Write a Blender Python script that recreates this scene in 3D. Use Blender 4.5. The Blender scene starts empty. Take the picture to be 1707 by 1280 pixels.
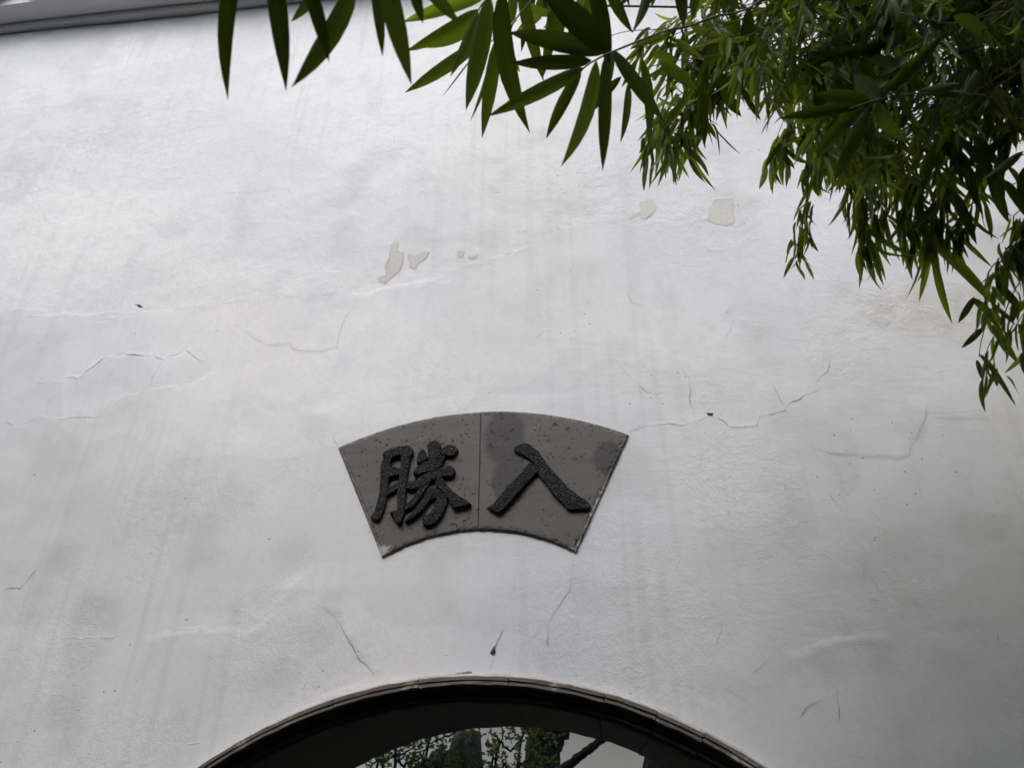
import bpy, bmesh, math, random
import numpy as np
from mathutils import Vector, Matrix
from mathutils.geometry import delaunay_2d_cdt

random.seed(7)
rng = np.random.default_rng(7)
scene = bpy.context.scene
C = scene.collection

# ------------------------------------------------------------------ camera
PW, PH = 1707.0, 1280.0
FPX = 24.0 / 43.27 * math.hypot(PW, PH)
D = 1.5                                    # camera to wall
CAM = Vector((0.0, -D, 1.65))
PITCH, YAW, ROLL = math.radians(30.0), math.radians(-6.727), math.radians(0.375)
fw = Vector((math.sin(YAW) * math.cos(PITCH), math.cos(YAW) * math.cos(PITCH), math.sin(PITCH)))
rt = fw.cross(Vector((0, 0, 1))).normalized()
up = rt.cross(fw)
RT = rt * math.cos(ROLL) + up * math.sin(ROLL)
UP = up * math.cos(ROLL) - rt * math.sin(ROLL)
FW = fw
cam_data = bpy.data.cameras.new('camera')
cam = bpy.data.objects.new('camera', cam_data)
C.objects.link(cam)
cam.matrix_world = Matrix((
    (RT.x, UP.x, -FW.x, CAM.x), (RT.y, UP.y, -FW.y, CAM.y), (RT.z, UP.z, -FW.z, CAM.z), (0, 0, 0, 1)))
cam_data.sensor_width = 36.0
cam_data.lens = FPX / PW * 36.0
cam_data.clip_start = 0.02
cam_data.clip_end = 500.0
cam_data.dof.use_dof = True
cam_data.dof.focus_distance = 1.75
cam_data.dof.aperture_fstop = 7.5
scene.camera = cam

# ------------------------------------------------------------------ sky, sun, exposure
SUN_EL, SUN_AZ = math.radians(52), math.radians(-18)   # azimuth from -Y (camera side) towards -X
world = bpy.data.worlds.new('World')
scene.world = world
world.use_nodes = True
wn = world.node_tree
wn.nodes.clear()
w_out = wn.nodes.new('ShaderNodeOutputWorld')
w_bg = wn.nodes.new('ShaderNodeBackground')
w_sky = wn.nodes.new('ShaderNodeTexSky')
w_hsv = wn.nodes.new('ShaderNodeHueSaturation')
w_sky.sky_type = 'NISHITA'
w_sky.sun_disc = False
w_sky.sun_elevation = SUN_EL
w_sky.dust_density = 4.0
w_sky.air_density = 1.5
w_hsv.inputs['Saturation'].default_value = 0.48        # overcast: a nearly white sky
w_bg.inputs['Strength'].default_value = 0.13
wn.links.new(w_sky.outputs[0], w_hsv.inputs['Color'])
wn.links.new(w_hsv.outputs[0], w_bg.inputs['Color'])
wn.links.new(w_bg.outputs[0], w_out.inputs['Surface'])
sun_dir = Vector((math.sin(SUN_AZ) * math.cos(SUN_EL), -math.cos(SUN_AZ) * math.cos(SUN_EL), math.sin(SUN_EL)))
w_sky.sun_rotation = math.atan2(sun_dir.x, sun_dir.y)
sl = bpy.data.lights.new('sun', 'SUN')
sl.energy = 0.6
sl.angle = math.radians(35)
sl.color = (1.0, 0.985, 0.98)
sun = bpy.data.objects.new('sun', sl)
C.objects.link(sun)
sun.rotation_euler = sun_dir.to_track_quat('Z', 'Y').to_euler()
sun.location = (0, -4, 9)
scene.view_settings.view_transform = 'Standard'
scene.view_settings.look = 'None'
scene.view_settings.gamma = 1.0
scene.view_settings.use_curve_mapping = False
scene.view_settings.exposure = 0.88

# ------------------------------------------------------------------ helpers
def ray(px, py):
    return RT * ((px - PW / 2) / FPX) - UP * ((py - PH / 2) / FPX) + FW

def at(px, py, depth):
    """point seen at a photo pixel, at this distance along the view axis"""
    return CAM + ray(px, py) * depth

def on_y(px, py, y=0.0):
    d = ray(px, py)
    return CAM + d * ((y - CAM.y) / d.y)

def to_px(p):
    q = Vector(p) - CAM
    z = q.dot(FW)
    return PW / 2 + FPX * q.dot(RT) / z, PH / 2 - FPX * q.dot(UP) / z, z

def tag(o, label=None, cat=None, group=None, kind=None):
    if label: o['label'] = label
    if cat: o['category'] = cat
    if group: o['group'] = group
    if kind: o['kind'] = kind
    return o

def link(name, me, mat=None, parent=None, inv=None):
    o = bpy.data.objects.new(name, me)
    C.objects.link(o)
    if mat and me and not me.materials: me.materials.append(mat)
    if parent:
        o.parent = parent
        if inv is not None: o.matrix_parent_inverse = inv
    return o

def mesh(name, verts, faces, smooth=False):
    me = bpy.data.meshes.new(name)
    me.from_pydata([tuple(v) for v in verts], [], [tuple(f) for f in faces])
    if smooth:
        me.polygons.foreach_set('use_smooth', [True] * len(me.polygons))
    me.update()
    return me

def empty(name, loc):
    o = bpy.data.objects.new(name, None)
    C.objects.link(o)
    o.location = loc
    o.empty_display_size = 0.1
    return o

def inv_of(o):
    return Matrix.Translation(-Vector(o.location))

class MB:
    def __init__(s): s.v = []; s.f = []
    def box(s, x0, x1, y0, y1, z0, z1):
        n = len(s.v)
        s.v += [(x0, y0, z0), (x1, y0, z0), (x1, y1, z0), (x0, y1, z0), (x0, y0, z1), (x1, y0, z1), (x1, y1, z1), (x0, y1, z1)]
        s.f += [(n, n+3, n+2, n+1), (n+4, n+5, n+6, n+7), (n, n+1, n+5, n+4), (n+1, n+2, n+6, n+5), (n+2, n+3, n+7, n+6), (n+3, n, n+4, n+7)]
    def tube(s, pts, rad, seg=6, jitter=0.0):
        pts = [Vector(p) for p in pts]
        n0 = len(s.v); m = len(pts)
        nx = None
        for i, p in enumerate(pts):
            t = (pts[min(i+1, m-1)] - pts[max(i-1, 0)]).normalized()
            if nx is None:
                nx = t.cross(Vector((0.31, 0.77, 0.55))).normalized()
            else:
                nx = (nx - t * nx.dot(t)).normalized()
            ny = t.cross(nx)
            r = rad[i] if hasattr(rad, '__len__') else rad
            for k in range(seg):
                a = 2 * math.pi * k / seg
                rr = r * (1 + jitter * (random.random() - .5))
                s.v.append(tuple(p + nx * (math.cos(a) * rr) + ny * (math.sin(a) * rr)))
        for i in range(m - 1):
            for k in range(seg):
                a = n0 + i * seg + k; b = n0 + i * seg + (k + 1) % seg
                s.f.append((a, b, b + seg, a + seg))
        s.f.append(tuple(n0 + k for k in range(seg))[::-1])
        s.f.append(tuple(n0 + (m - 1) * seg + k for k in range(seg)))
    def build(s, name, mat, parent=None, inv=None, smooth=False):
        return link(name, mesh(name, s.v, s.f, smooth), mat, parent, inv)

def smooth_path(pts, n=6):
    """Catmull-Rom through the points (open)"""
    pts = [Vector(p) for p in pts]
    q = [pts[0] * 2 - pts[1]] + pts + [pts[-1] * 2 - pts[-2]]
    out = []
    for i in range(1, len(q) - 2):
        for k in range(n):
            t = k / n
            out.append(0.5 * ((2 * q[i]) + (q[i+1] - q[i-1]) * t + (2*q[i-1] - 5*q[i] + 4*q[i+1] - q[i+2]) * t*t + (3*q[i] - q[i-1] - 3*q[i+1] + q[i+2]) * t**3))
    out.append(pts[-1])
    return out

# numpy value noise
def vnoise(x, y, seed):
    r = np.random.default_rng(seed).random((256, 256))
    xi = np.floor(x).astype(int); yi = np.floor(y).astype(int)
    u = x - xi; v = y - yi
    u = u*u*(3-2*u); v = v*v*(3-2*v)
    g = lambda a, b: r[a & 255, b & 255]
    return (g(xi, yi)*(1-u)*(1-v) + g(xi+1, yi)*u*(1-v) + g(xi, yi+1)*(1-u)*v + g(xi+1, yi+1)*u*v) * 2 - 1

def fbm(x, y, seed, oct=3):
    s = 0; a = 1
    for o in range(oct):
        s = s + a * vnoise(x * 2**o + 17.3*o, y * 2**o + 5.1*o, seed + o); a *= .5
    return s

# ------------------------------------------------------------------ materials
def new_mat(name):
    m = bpy.data.materials.new(name)
    m.use_nodes = True
    nt = m.node_tree
    b = nt.nodes.get('Principled BSDF')
    return m, nt, b

class G:
    """small node graph helper"""
    def __init__(s, nt): s.nt = nt
    def n(s, t, **kw):
        nd = s.nt.nodes.new(t)
        for k, v in kw.items(): setattr(nd, k, v)
        return nd
    def l(s, a, b): s.nt.links.new(a, b)
    def coord(s, kind='Object', scale=(1, 1, 1), rot=(0, 0, 0), loc=(0, 0, 0)):
        tc = s.n('ShaderNodeTexCoord'); mp = s.n('ShaderNodeMapping')
        mp.inputs['Scale'].default_value = scale; mp.inputs['Rotation'].default_value = rot; mp.inputs['Location'].default_value = loc
        s.l(tc.outputs[kind], mp.inputs['Vector'])
        return mp.outputs[0]
    def noise(s, vec, scale, detail=4, rough=.55, dist=0.0):
        nd = s.n('ShaderNodeTexNoise')
        nd.inputs['Scale'].default_value = scale; nd.inputs['Detail'].default_value = detail
        nd.inputs['Roughness'].default_value = rough; nd.inputs['Distortion'].default_value = dist
        s.l(vec, nd.inputs['Vector'])
        return nd.outputs['Fac']
    def vor(s, vec, scale, feature='F1', out='Distance', rnd=1.0):
        nd = s.n('ShaderNodeTexVoronoi', feature=feature)
        nd.inputs['Scale'].default_value = scale; nd.inputs['Randomness'].default_value = rnd
        s.l(vec, nd.inputs['Vector'])
        return nd.outputs[out]
    def ramp(s, fac, stops):
        nd = s.n('ShaderNodeValToRGB')
        e = nd.color_ramp.elements
        while len(e) < len(stops): e.new(0.5)
        for i, (p, c) in enumerate(stops):
            e[i].position = p
            e[i].color = (c, c, c, 1) if not hasattr(c, '__len__') else (*c, 1)
        s.l(fac, nd.inputs['Fac'])
        return nd.outputs['Color']
    def mix(s, fac, a, b, mode='MIX'):
        nd = s.n('ShaderNodeMix', data_type='RGBA', blend_type=mode)
        for val, sock in ((fac, nd.inputs[0]), (a, nd.inputs[6]), (b, nd.inputs[7])):
            if hasattr(val, 'is_linked'): s.l(val, sock)
            elif hasattr(val, '__len__'): sock.default_value = (*val, 1)
            else: sock.default_value = val if sock == nd.inputs[0] else (val, val, val, 1)
        return nd.outputs[2]
    def math(s, op, a, b=0.0, c=None):
        nd = s.n('ShaderNodeMath', operation=op)
        for i, val in enumerate((a, b) if c is None else (a, b, c)):
            if hasattr(val, 'is_linked'): s.l(val, nd.inputs[i])
            else: nd.inputs[i].default_value = val
        return nd.outputs[0]
    def attr(s, name, out='Fac'):
        nd = s.n('ShaderNodeAttribute'); nd.attribute_name = name
        return nd.outputs[out]
    def bump(s, h, strength, dist, prev=None):
        nd = s.n('ShaderNodeBump')
        nd.inputs['Strength'].default_value = strength; nd.inputs['Distance'].default_value = dist
        s.l(h, nd.inputs['Height'])
        if prev: s.l(prev, nd.inputs['Normal'])
        return nd.outputs[0]

def simple_mat(name, c1, c2, scale=6, rough=.85, bump=.3, bscale=60, bdist=.003):
    m, nt, b = new_mat(name); g = G(nt)
    v = g.coord('Object')
    g.l(g.mix(g.noise(v, scale, 6, .6), c1, c2), b.inputs['Base Color'])
    b.inputs['Roughness'].default_value = rough
    g.l(g.bump(g.noise(v, bscale, 5, .65), bump, bdist), b.inputs['Normal'])
    return m

def plaster_mat():
    m, nt, b = new_mat('lime_plaster'); g = G(nt)
    v = g.coord('Object')
    coat = g.attr('coat'); stain = g.attr('stain')
    tone = g.attr('tone', 'Color')             # lime wash, rain streaks and grime, one value per vertex
    mott = g.noise(v, 60, 4, .7)
    col = g.mix(g.math('MULTIPLY', g.ramp(mott, [(.48, 0.0), (.75, 1.0)]), .22), tone, (.50, .50, .51))
    pitr = g.attr('pitmask')
    pit = g.vor(v, 40)
    pm = g.math('MULTIPLY', g.ramp(pit, [(.05, 1.0), (.095, 0.0)]), pitr)
    pit2 = g.vor(v, 150)
    pm2 = g.math('MULTIPLY', g.ramp(pit2, [(.10, 1.0), (.2, 0.0)]), g.math('MULTIPLY', coat, g.attr('pitmask2')))
    pm = g.math('MAXIMUM', pm, g.math('MULTIPLY', pm2, .55))
    col = g.mix(g.math('MULTIPLY', pm, .7), col, (.17, .16, .15))
    g.l(col, b.inputs['Base Color'])
    b.inputs['Roughness'].default_value = .72
    b.inputs['Specular IOR Level'].default_value = .3
    rgh = g.math('ADD', g.math('ADD', g.math('MULTIPLY', coat, .45), g.math('MULTIPLY', stain, .9)), g.math('MULTIPLY', g.attr('grain'), .55))
    rid = g.n('ShaderNodeTexNoise'); rid.noise_type = 'RIDGED_MULTIFRACTAL'
    rid.inputs['Scale'].default_value = 11; rid.inputs['Detail'].default_value = 4; rid.inputs['Distortion'].default_value = .7
    g.l(v, rid.inputs['Vector'])
    # one height field: brushed ridges, trowel grain, fine grit, pits
    br = g.noise(g.coord('Object', scale=(9, 3, 34), rot=(0, .25, 0)), 1.0, 4, .6, .8)
    h = g.math('MULTIPLY', g.math('MULTIPLY', br, g.attr('brush')), 0.32)
    wav = g.noise(v, 40, 4, .62, .6)
    h = g.math('ADD', h, g.math('MULTIPLY', wav, g.math('MULTIPLY', rgh, 1.0)))
    fin = g.noise(v, 210, 2, .7)
    h = g.math('ADD', h, g.math('MULTIPLY', fin, g.math('MULTIPLY', g.math('ADD', rgh, .12), .34)))
    h = g.math('ADD', h, g.math('MULTIPLY', g.ramp(rid.outputs['Fac'], [(.5, 0.0), (1.0, 1.0)]), g.math('MULTIPLY', g.attr('grain'), .35)))
    h = g.math('SUBTRACT', h, g.math('MULTIPLY', pm, .5))
    g.l(g.bump(h, .55, .0042), b.inputs['Normal'])
    return m

def brick_mat(name, dark, light, lime=0.0):
    m, nt, b = new_mat(name); g = G(nt)
    v = g.coord('Object')
    oi = g.n('ShaderNodeObjectInfo')
    col = g.mix(g.noise(v, 14, 6, .65), dark, light)
    col = g.mix(g.math('MULTIPLY', oi.outputs['Random'], .35), col, tuple(.55 * c for c in dark))
    sp = g.ramp(g.noise(v, 85, 4, .7), [(.62, 0.0), (.7, 1.0)])
    col = g.mix(g.math('MULTIPLY', sp, .5), col, tuple(.4 * c for c in dark))
    if lime:
        lm = g.ramp(g.noise(g.coord('Object', loc=(3, 1, 2)), 16, 6, .7), [(.56, 0.0), (.68, 1.0)])
        col = g.mix(g.math('MULTIPLY', lm, lime), col, (.55, .53, .5))
    g.l(col, b.inputs['Base Color'])
    b.inputs['Roughness'].default_value = .8
    n1 = g.bump(g.noise(v, 55, 5, .65), .5, .004)
    n2 = g.bump(g.noise(v, 260, 3, .6), .35, .001, n1)
    g.l(n2, b.inputs['Normal'])
    return m

def plaque_mat(seed):
    m, nt, b = new_mat('plaque_stone'); g = G(nt)
    v = g.coord('Object', loc=(seed, 0, 0))
    col = g.mix(g.noise(v, 7, 6, .6, .3), (.092, .085, .081), (.136, .125, .118))
    gv = g.coord('Object', scale=(3, 1, 26), loc=(seed, 0, 0))
    col = g.mix(g.math('MULTIPLY', g.ramp(g.noise(gv, 1.0, 4, .6), [(.45, 0.0), (.7, 1.0)]), .55), col, (.072, .066, .063))
    rd = g.ramp(g.noise(v, 19, 3, .6), [(.64, 0.0), (.74, 1.0)])
    col = g.mix(g.math('MULTIPLY', rd, .3), col, (.2, .12, .095))
    stn = g.attr('stain')
    sn = g.ramp(g.math('ADD', stn, g.math('MULTIPLY', g.math('SUBTRACT', g.noise(v, 12, 6, .7), .5), 1.3)), [(.28, 0.0), (.62, 1.0)])
    col = g.mix(g.math('MULTIPLY', sn, .95), col, (.048, .046, .053))
    lime = g.attr('lime')
    lm = g.ramp(g.math('ADD', lime, g.math('MULTIPLY', g.math('SUBTRACT', g.noise(v, 90, 5, .7), .5), 1.3)), [(.62, 0.0), (.75, 1.0)])
    col = g.mix(lm, col, (.42, .40, .38))
    dn = g.n('ShaderNodeTexNoise'); dn.inputs['Scale'].default_value = 95; dn.inputs['Detail'].default_value = 3
    g.l(v, dn.inputs['Vector'])
    dv = g.n('ShaderNodeVectorMath', operation='MULTIPLY_ADD')
    g.l(dn.outputs['Color'], dv.inputs[0]); dv.inputs[1].default_value = (.022, .022, .022); g.l(v, dv.inputs[2])
    w = dv.outputs[0]
    pit = g.vor(w, 34, 'F1'); pr = g.noise(v, 13, 2)
    pm = g.math('MULTIPLY', g.ramp(pit, [(.12, 1.0), (.17, 0.0)]), g.ramp(pr, [(.44, 0.0), (.52, 1.0)]))
    pit2 = g.vor(w, 88, 'F1')
    pm2 = g.math('MULTIPLY', g.ramp(pit2, [(.16, 1.0), (.24, 0.0)]), g.ramp(g.noise(v, 26, 2), [(.44, 0.0), (.55, 1.0)]))
    pm = g.math('MAXIMUM', pm, pm2)
    col = g.mix(g.math('MULTIPLY', pm, .8), col, (.025, .022, .02))
    g.l(col, b.inputs['Base Color'])
    b.inputs['Roughness'].default_value = .7
    n1 = g.bump(g.math('SUBTRACT', 1.0, pm), .8, .004)
    n2 = g.bump(g.noise(v, 30, 5, .65), .3, .005, n1)
    n3 = g.bump(g.noise(v, 220, 3, .6), .3, .001, n2)
    g.l(n3, b.inputs['Normal'])
    return m

def grit_mat():
    m, nt, b = new_mat('black_grit'); g = G(nt)
    v = g.coord('Object')
    cell = g.vor(v, 420, 'F1', 'Color')
    sep = g.n('ShaderNodeSeparateColor'); g.l(cell, sep.inputs[0])
    col = g.mix(g.ramp(sep.outputs[0], [(.72, 0.0), (.98, 1.0)]), (.005, .0055, .0065), (.075, .078, .088))
    g.l(col, b.inputs['Base Color'])
    g.l(g.ramp(sep.outputs[1], [(.0, .28), (1.0, .75)]), b.inputs['Roughness'])
    b.inputs['Specular IOR Level'].default_value = .32
    n1 = g.bump(g.vor(v, 330), 1.0, .006)
    n2 = g.bump(g.noise(v, 60, 3), .4, .004, n1)
    g.l(n2, b.inputs['Normal'])
    return m

def leaf_mat(name, c_dark, c_light, trans, brown=.14):
    m = bpy.data.materials.new(name); m.use_nodes = True
    nt = m.node_tree; nt.nodes.clear(); g = G(nt)
    out = g.n('ShaderNodeOutputMaterial')
    uv = g.n('ShaderNodeUVMap')
    sx = g.n('ShaderNodeSeparateXYZ'); g.l(uv.outputs[0], sx.inputs[0])
    U, V = sx.outputs[0], sx.outputs[1]            # U along the blade, V across
    oi = g.n('ShaderNodeObjectInfo'); ge = g.n('ShaderNodeNewGeometry')
    rnd = g.math('FRACT', g.math('ADD', oi.outputs['Random'], g.math('MULTIPLY', ge.outputs['Random Per Island'], 7.31)))
    rnd2 = g.math('FRACT', g.math('MULTIPLY', rnd, 17.7))
    vo = g.coord('Object')
    cmb = g.n('ShaderNodeCombineXYZ')
    g.l(g.math('MULTIPLY', V, 11), cmb.inputs[0]); g.l(g.math('MULTIPLY', U, 1.4), cmb.inputs[1]); g.l(g.math('MULTIPLY', rnd, 50), cmb.inputs[2])
    vein = g.noise(cmb.outputs[0], 1.0, 1, .6)
    blot = g.noise(cmb.outputs[0], .23, 1, .6)
    base = g.mix(rnd, c_dark, c_light)
    base = g.mix(g.math('MULTIPLY', g.ramp(vein, [(.4, 0.0), (.7, 1.0)]), .45), base, tuple(.55 * c for c in c_dark))
    mid = g.ramp(g.math('ABSOLUTE', g.math('SUBTRACT', V, .5)), [(.0, 1.0), (.05, 0.0)])
    base = g.mix(g.math('MULTIPLY', mid, .5), base, tuple(1.7 * c for c in c_light))
    # dry tips and margins on some leaves
    edge = g.math('ADD', U, g.math('MULTIPLY', g.math('SUBTRACT', blot, .5), .5))
    dry = g.math('MULTIPLY', g.ramp(edge, [(.74, 0.0), (.86, 1.0)]), g.math('LESS_THAN', rnd2, brown))
    base = g.mix(dry, base, (.16, .07, .025))
    tcol = g.mix(g.math('POWER', rnd, 1.6), tuple(.35 * t for t in trans), tuple(1.25 * t for t in trans))
    tcol = g.mix(g.math('MULTIPLY', g.ramp(vein, [(.4, 0.0), (.7, 1.0)]), .35), tcol, tuple(.6 * t for t in trans))
    tcol = g.mix(dry, tcol, (.13, .045, .012))
    dif = g.n('ShaderNodeBsdfDiffuse'); tr = g.n('ShaderNodeBsdfTranslucent'); gl = g.n('ShaderNodeBsdfGlossy')
    g.l(base, dif.inputs['Color']); g.l(tcol, tr.inputs['Color'])
    gl.inputs['Roughness'].default_value = .48
    gl.inputs['Color'].default_value = (.85, .9, 1, 1)
    a = g.n('ShaderNodeAddShader'); g.l(dif.outputs[0], a.inputs[0]); g.l(tr.outputs[0], a.inputs[1])
    fr = g.n('ShaderNodeFresnel'); fr.inputs['IOR'].default_value = 1.38
    mx = g.n('ShaderNodeMixShader'); g.l(g.math('MINIMUM', g.math('MULTIPLY', fr.outputs[0], .4), .035), mx.inputs[0]); g.l(a.outputs[0], mx.inputs[1]); g.l(gl.outputs[0], mx.inputs[2])
    g.l(mx.outputs[0], out.inputs['Surface'])
    return m

M = {}
M['plaster'] = plaster_mat()
M['coping'] = simple_mat('coping_plaster', (.60, .605, .615), (.76, .765, .775), 5, .85, .4, 45)
M['crack'] = simple_mat('crack_dark', (.20, .195, .19), (.42, .415, .41), 45, .95)
M['ledge'] = simple_mat('ledge_shade_and_hairline', (.43, .435, .445), (.57, .575, .585), 30, .95)  # grey lines: shade painted along ledges, also faint cracks and scratches
M['hole'] = simple_mat('chip_hole', (.03, .028, .025), (.06, .055, .05), 40, .95)
M['bare'] = simple_mat('bare_render', (.53, .52, .50), (.70, .69, .67), 110, .95, .6, 160, .002)
M['brick_light'] = brick_mat('moulding_brick', (.075, .063, .055), (.16, .136, .118), .6)
M['brick_dark'] = brick_mat('soffit_brick', (.026, .023, .021), (.060, .053, .047), .0)
M['rim'] = simple_mat('lime_rim', (.12, .11, .10), (.60, .59, .57), 30, .9, .6, 90, .003)
M['mortar'] = simple_mat('lime_mortar', (.10, .09, .08), (.30, .28, .26), 40, .95)
M['plaque_a'] = plaque_mat(0.0)
M['plaque_b'] = plaque_mat(3.7)
M['grit'] = grit_mat()
M['tile'] = simple_mat('grey_roof_tile', (.045, .047, .05), (.10, .10, .105), 12, .8, .4, 50)
M['leaf'] = leaf_mat('bamboo_leaf', (.016, .032, .007), (.034, .060, .013), (.060, .092, .007), .0)
M['leaf_shaded'] = leaf_mat('bamboo_leaf_shaded', (.011, .022, .006), (.022, .038, .010), (.030, .048, .004), .0)  # darker copy: shade of overlapping near sprays put into the colour
M['leaf_lit'] = leaf_mat('bamboo_leaf_lit', (.016, .032, .006), (.030, .050, .009), (.105, .150, .008), .0)  # brighter copy: light through the open sprays put into the colour
M['leaf_back'] = leaf_mat('bamboo_leaf_small', (.024, .044, .010), (.058, .092, .022), (.19, .255, .016), .18)
M['twig'] = simple_mat('bamboo_twig', (.05, .05, .025), (.17, .14, .09), 8, .6, .2, 90)
M['culm'] = simple_mat('bamboo_culm', (.05, .085, .02), (.10, .13, .04), 5, .4, .15, 40)
M['bark'] = simple_mat('dark_bark', (.010, .0085, .0075), (.026, .022, .020), 10, .95, 1.0, 26, .02)
M['bark_rough'] = simple_mat('furrowed_bark', (.02, .018, .017), (.09, .082, .075), 22, .95, 1.0, 34, .03)
M['rock'] = simple_mat('limestone', (.018, .018, .017), (.13, .125, .118), 9, .9, .9, 25, .02)
M['small_leaf'] = leaf_mat('shrub_leaf', (.03, .055, .015), (.075, .12, .032), (.09, .14, .014), .02)
M['ground'] = simple_mat('stone_paving', (.045, .048, .04), (.08, .08, .072), 2.2, .85, .4, 30)
M['timber'] = simple_mat('dark_timber', (.026, .020, .017), (.05, .04, .034), 8, .55, .3, 40)
M['cable'] = simple_mat('black_cable', (.012, .012, .013), (.02, .02, .02), 8, .5)
M['white_wall'] = simple_mat('old_whitewash', (.42, .43, .42), (.55, .56, .55), 1.2, .9, .4, 30)

# ------------------------------------------------------------------ ground
me = mesh('ground', [(-150, -150, 0), (150, -150, 0), (150, 150, 0), (-150, 150, 0)], [(0, 1, 2, 3)])
tag(link('ground', me, M['ground']), kind='structure')

# ------------------------------------------------------------------ the garden wall
GC = (-0.165 * D, 1.65 - 0.508 * D)          # gate centre (x, z)
GR = 0.643 * D                               # outer radius of the gate frame
TH = 0.60                                    # wall thickness
ZT = 1.65 + 1.727 * D                        # underside of the coping
def P4(off, sc, pts):                        # crop coordinates -> photo pixels
    return [(off[0] + x / sc, off[1] + y / sc) for x, y in pts]

cA = ((0, 400), 2.845); cB = ((600, 300), 2.510); cC = ((1000, 600), 2.414); cD = ((0, 800), 2.666)
cE = ((300, 1040), 3.414); cF = ((780, 1040), 3.283); cG = ((1100, 900), 2.812)
# (points in photo pixels, line width in mm, ledge height in mm with sign, material)
CR = []
def crack(c, pts, w=1.2, lip=0.0, mat='crack'): CR.append((P4(c[0], c[1], pts), w, lip, mat))
crack(cA, [(105,683),(150,687),(215,672),(262,643),(275,662),(350,645),(372,658),(440,600),(490,562),(560,545),(645,540),(680,553),(730,547),(770,568),(800,550),(845,535),(875,512),(920,460)], 1.6, 2.2)
crack(cA, [(770,568),(735,620),(715,660),(710,700)], 1.0, 1.2)
crack(cA, [(875,512),(915,545),(950,575),(995,573)], 1.0, 1.0)
crack(cA, [(0,868),(45,863),(60,872),(130,868),(190,838),(250,850),(330,845),(440,845),(485,832)], 1.3, 1.8)
crack(cA, [(485,832),(520,775),(570,742),(630,742),(710,715),(850,690),(920,685),(1040,610)], .8, 2.0, 'ledge')
crack(cA, [(90,368),(170,370),(240,366)], 1.2, 1.5)
crack(cA, [(445,388),(500,380),(570,370),(600,355),(640,348)], 1.2, 2.0)
crack(cA, [(1700,305),(1665,320),(1640,355),(1625,390),(1605,450),(1600,500),(1520,522),(1430,522),(1385,510),(1365,482),(1330,495),(1270,495),(1210,470),(1160,430),(1125,395)], .9, -1.6, 'ledge')
crack(cA, [(0,540),(45,520),(130,495),(250,487)], 1.0, 1.4)
crack(cA, [(235,740),(228,790),(215,835)], .8, 0)
crack(cB, [(0,512),(30,480),(90,455),(180,445),(260,435),(370,425),(430,408)], .9, 1.8, 'ledge')
crack(cB, [(525,345),(560,330),(620,310),(660,285),(720,265)], 1.2, 3.0)
crack(cB, [(1040,200),(1090,190),(1150,180)], 1.0, 2.0)
crack(cB, [(1100,395),(1135,425),(1140,460),(1120,480),(1145,515),(1190,525)], .8, 0)
crack(cB, [(1085,770),(1120,815),(1170,860),(1225,903),(1285,888)], 1.1, 0)
crack(cB, [(1345,780),(1375,830),(1380,890),(1385,950)], .9, 0)
crack(cB, [(1560,590),(1620,598),(1700,603)], 1.2, 1.0)
crack(cB, [(1560,590),(1545,640),(1525,665)], .8, 0)
crack(cB, [(1140,790),(1160,765),(1230,720)], .7, 0, 'ledge')
crack(cB, [(1340,235),(1400,245),(1470,300),(1560,290),(1640,235),(1705,240)], .8, 1.6, 'ledge')
crack(cB, [(725,660),(760,638),(800,628)], .8, 0)
crack(cB, [(400,578),(440,572),(480,560)], .8, 0)
crack(cC, [(125,295),(180,270),(240,258),(300,258),(335,263),(400,245),(440,232),(490,243),(515,270),(560,272),(600,268),(632,265),(640,228),(690,222),(745,208),(750,190),(790,170),(830,140),(880,125)], 1.5, 1.2)
crack(cC, [(865,95),(890,70),(915,50),(925,10)], 1.2, 0)
crack(cC, [(745,190),(715,160),(700,120),(690,90)], .8, 0)
crack(cC, [(360,120),(365,180),(385,212)], .9, 0)
crack(cC, [(1295,130),(1310,170),(1305,225),(1285,270),(1270,320),(1240,360),(1235,385),(1185,397),(1080,390),(990,380),(905,372),(830,345)], 1.0, -3.0, 'ledge')
crack(cC, [(1245,390),(1265,450),(1290,550),(1310,620)], .6, -1.4, 'ledge')
crack(cC, [(1310,225),(1400,237),(1550,238),(1580,215)], .9, -1.5, 'ledge')
crack(cC, [(500,290),(455,345),(415,375),(400,440)], .7, 0, 'ledge')
crack(cC, [(920,550),(950,580),(975,615)], 1.0, 0)
crack(cC, [(955,495),(1000,480),(1040,465)], .9, 0, 'ledge')
crack(cD, [(0,508),(45,477),(90,488),(130,440),(170,390)], 1.5, 1.2)
crack(cD, [(1380,550),(1440,565),(1500,620),(1560,710),(1610,790),(1650,850)], .9, -2.2, 'ledge')
crack(cD, [(260,708),(400,703),(470,700),(540,692)], 1.0, 1.5)
crack(cD, [(600,715),(700,695),(780,668),(900,660),(1080,668),(1180,640),(1280,480),(1390,370)], .6, 2.6, 'ledge')
crack(cD, [(1390,60),(1460,20),(1550,10)], .9, 0)
crack(cE, [(925,20),(960,80),(1000,150),(1020,195),(1060,240),(1110,288),(1140,288)], 1.3, -1.6)
crack(cE, [(640,475),(760,440),(880,405),(1000,355),(1100,300)], .6, 2.0, 'ledge')
crack(cF, [(190,25),(155,110),(125,155)], 1.6, 0)
crack(cF, [(145,190),(120,250)], 1.0, 0)
crack(cF, [(445,30),(440,130)], .8, 0)
crack(cF, [(850,265),(875,230),(930,262)], 1.0, 1.0)
crack(cG, [(295,375),(280,430),(255,500)], 1.0, 0)
crack(cG, [(620,460),(520,540),(430,640)], .9, 0, 'ledge')
crack(cG, [(305,690),(360,725),(410,755)], 1.1, 0)
crack(cG, [(570,560),(680,515),(820,475),(930,465),(1000,440),(1080,460),(1130,490)], .7, 2.4, 'ledge')
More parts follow.
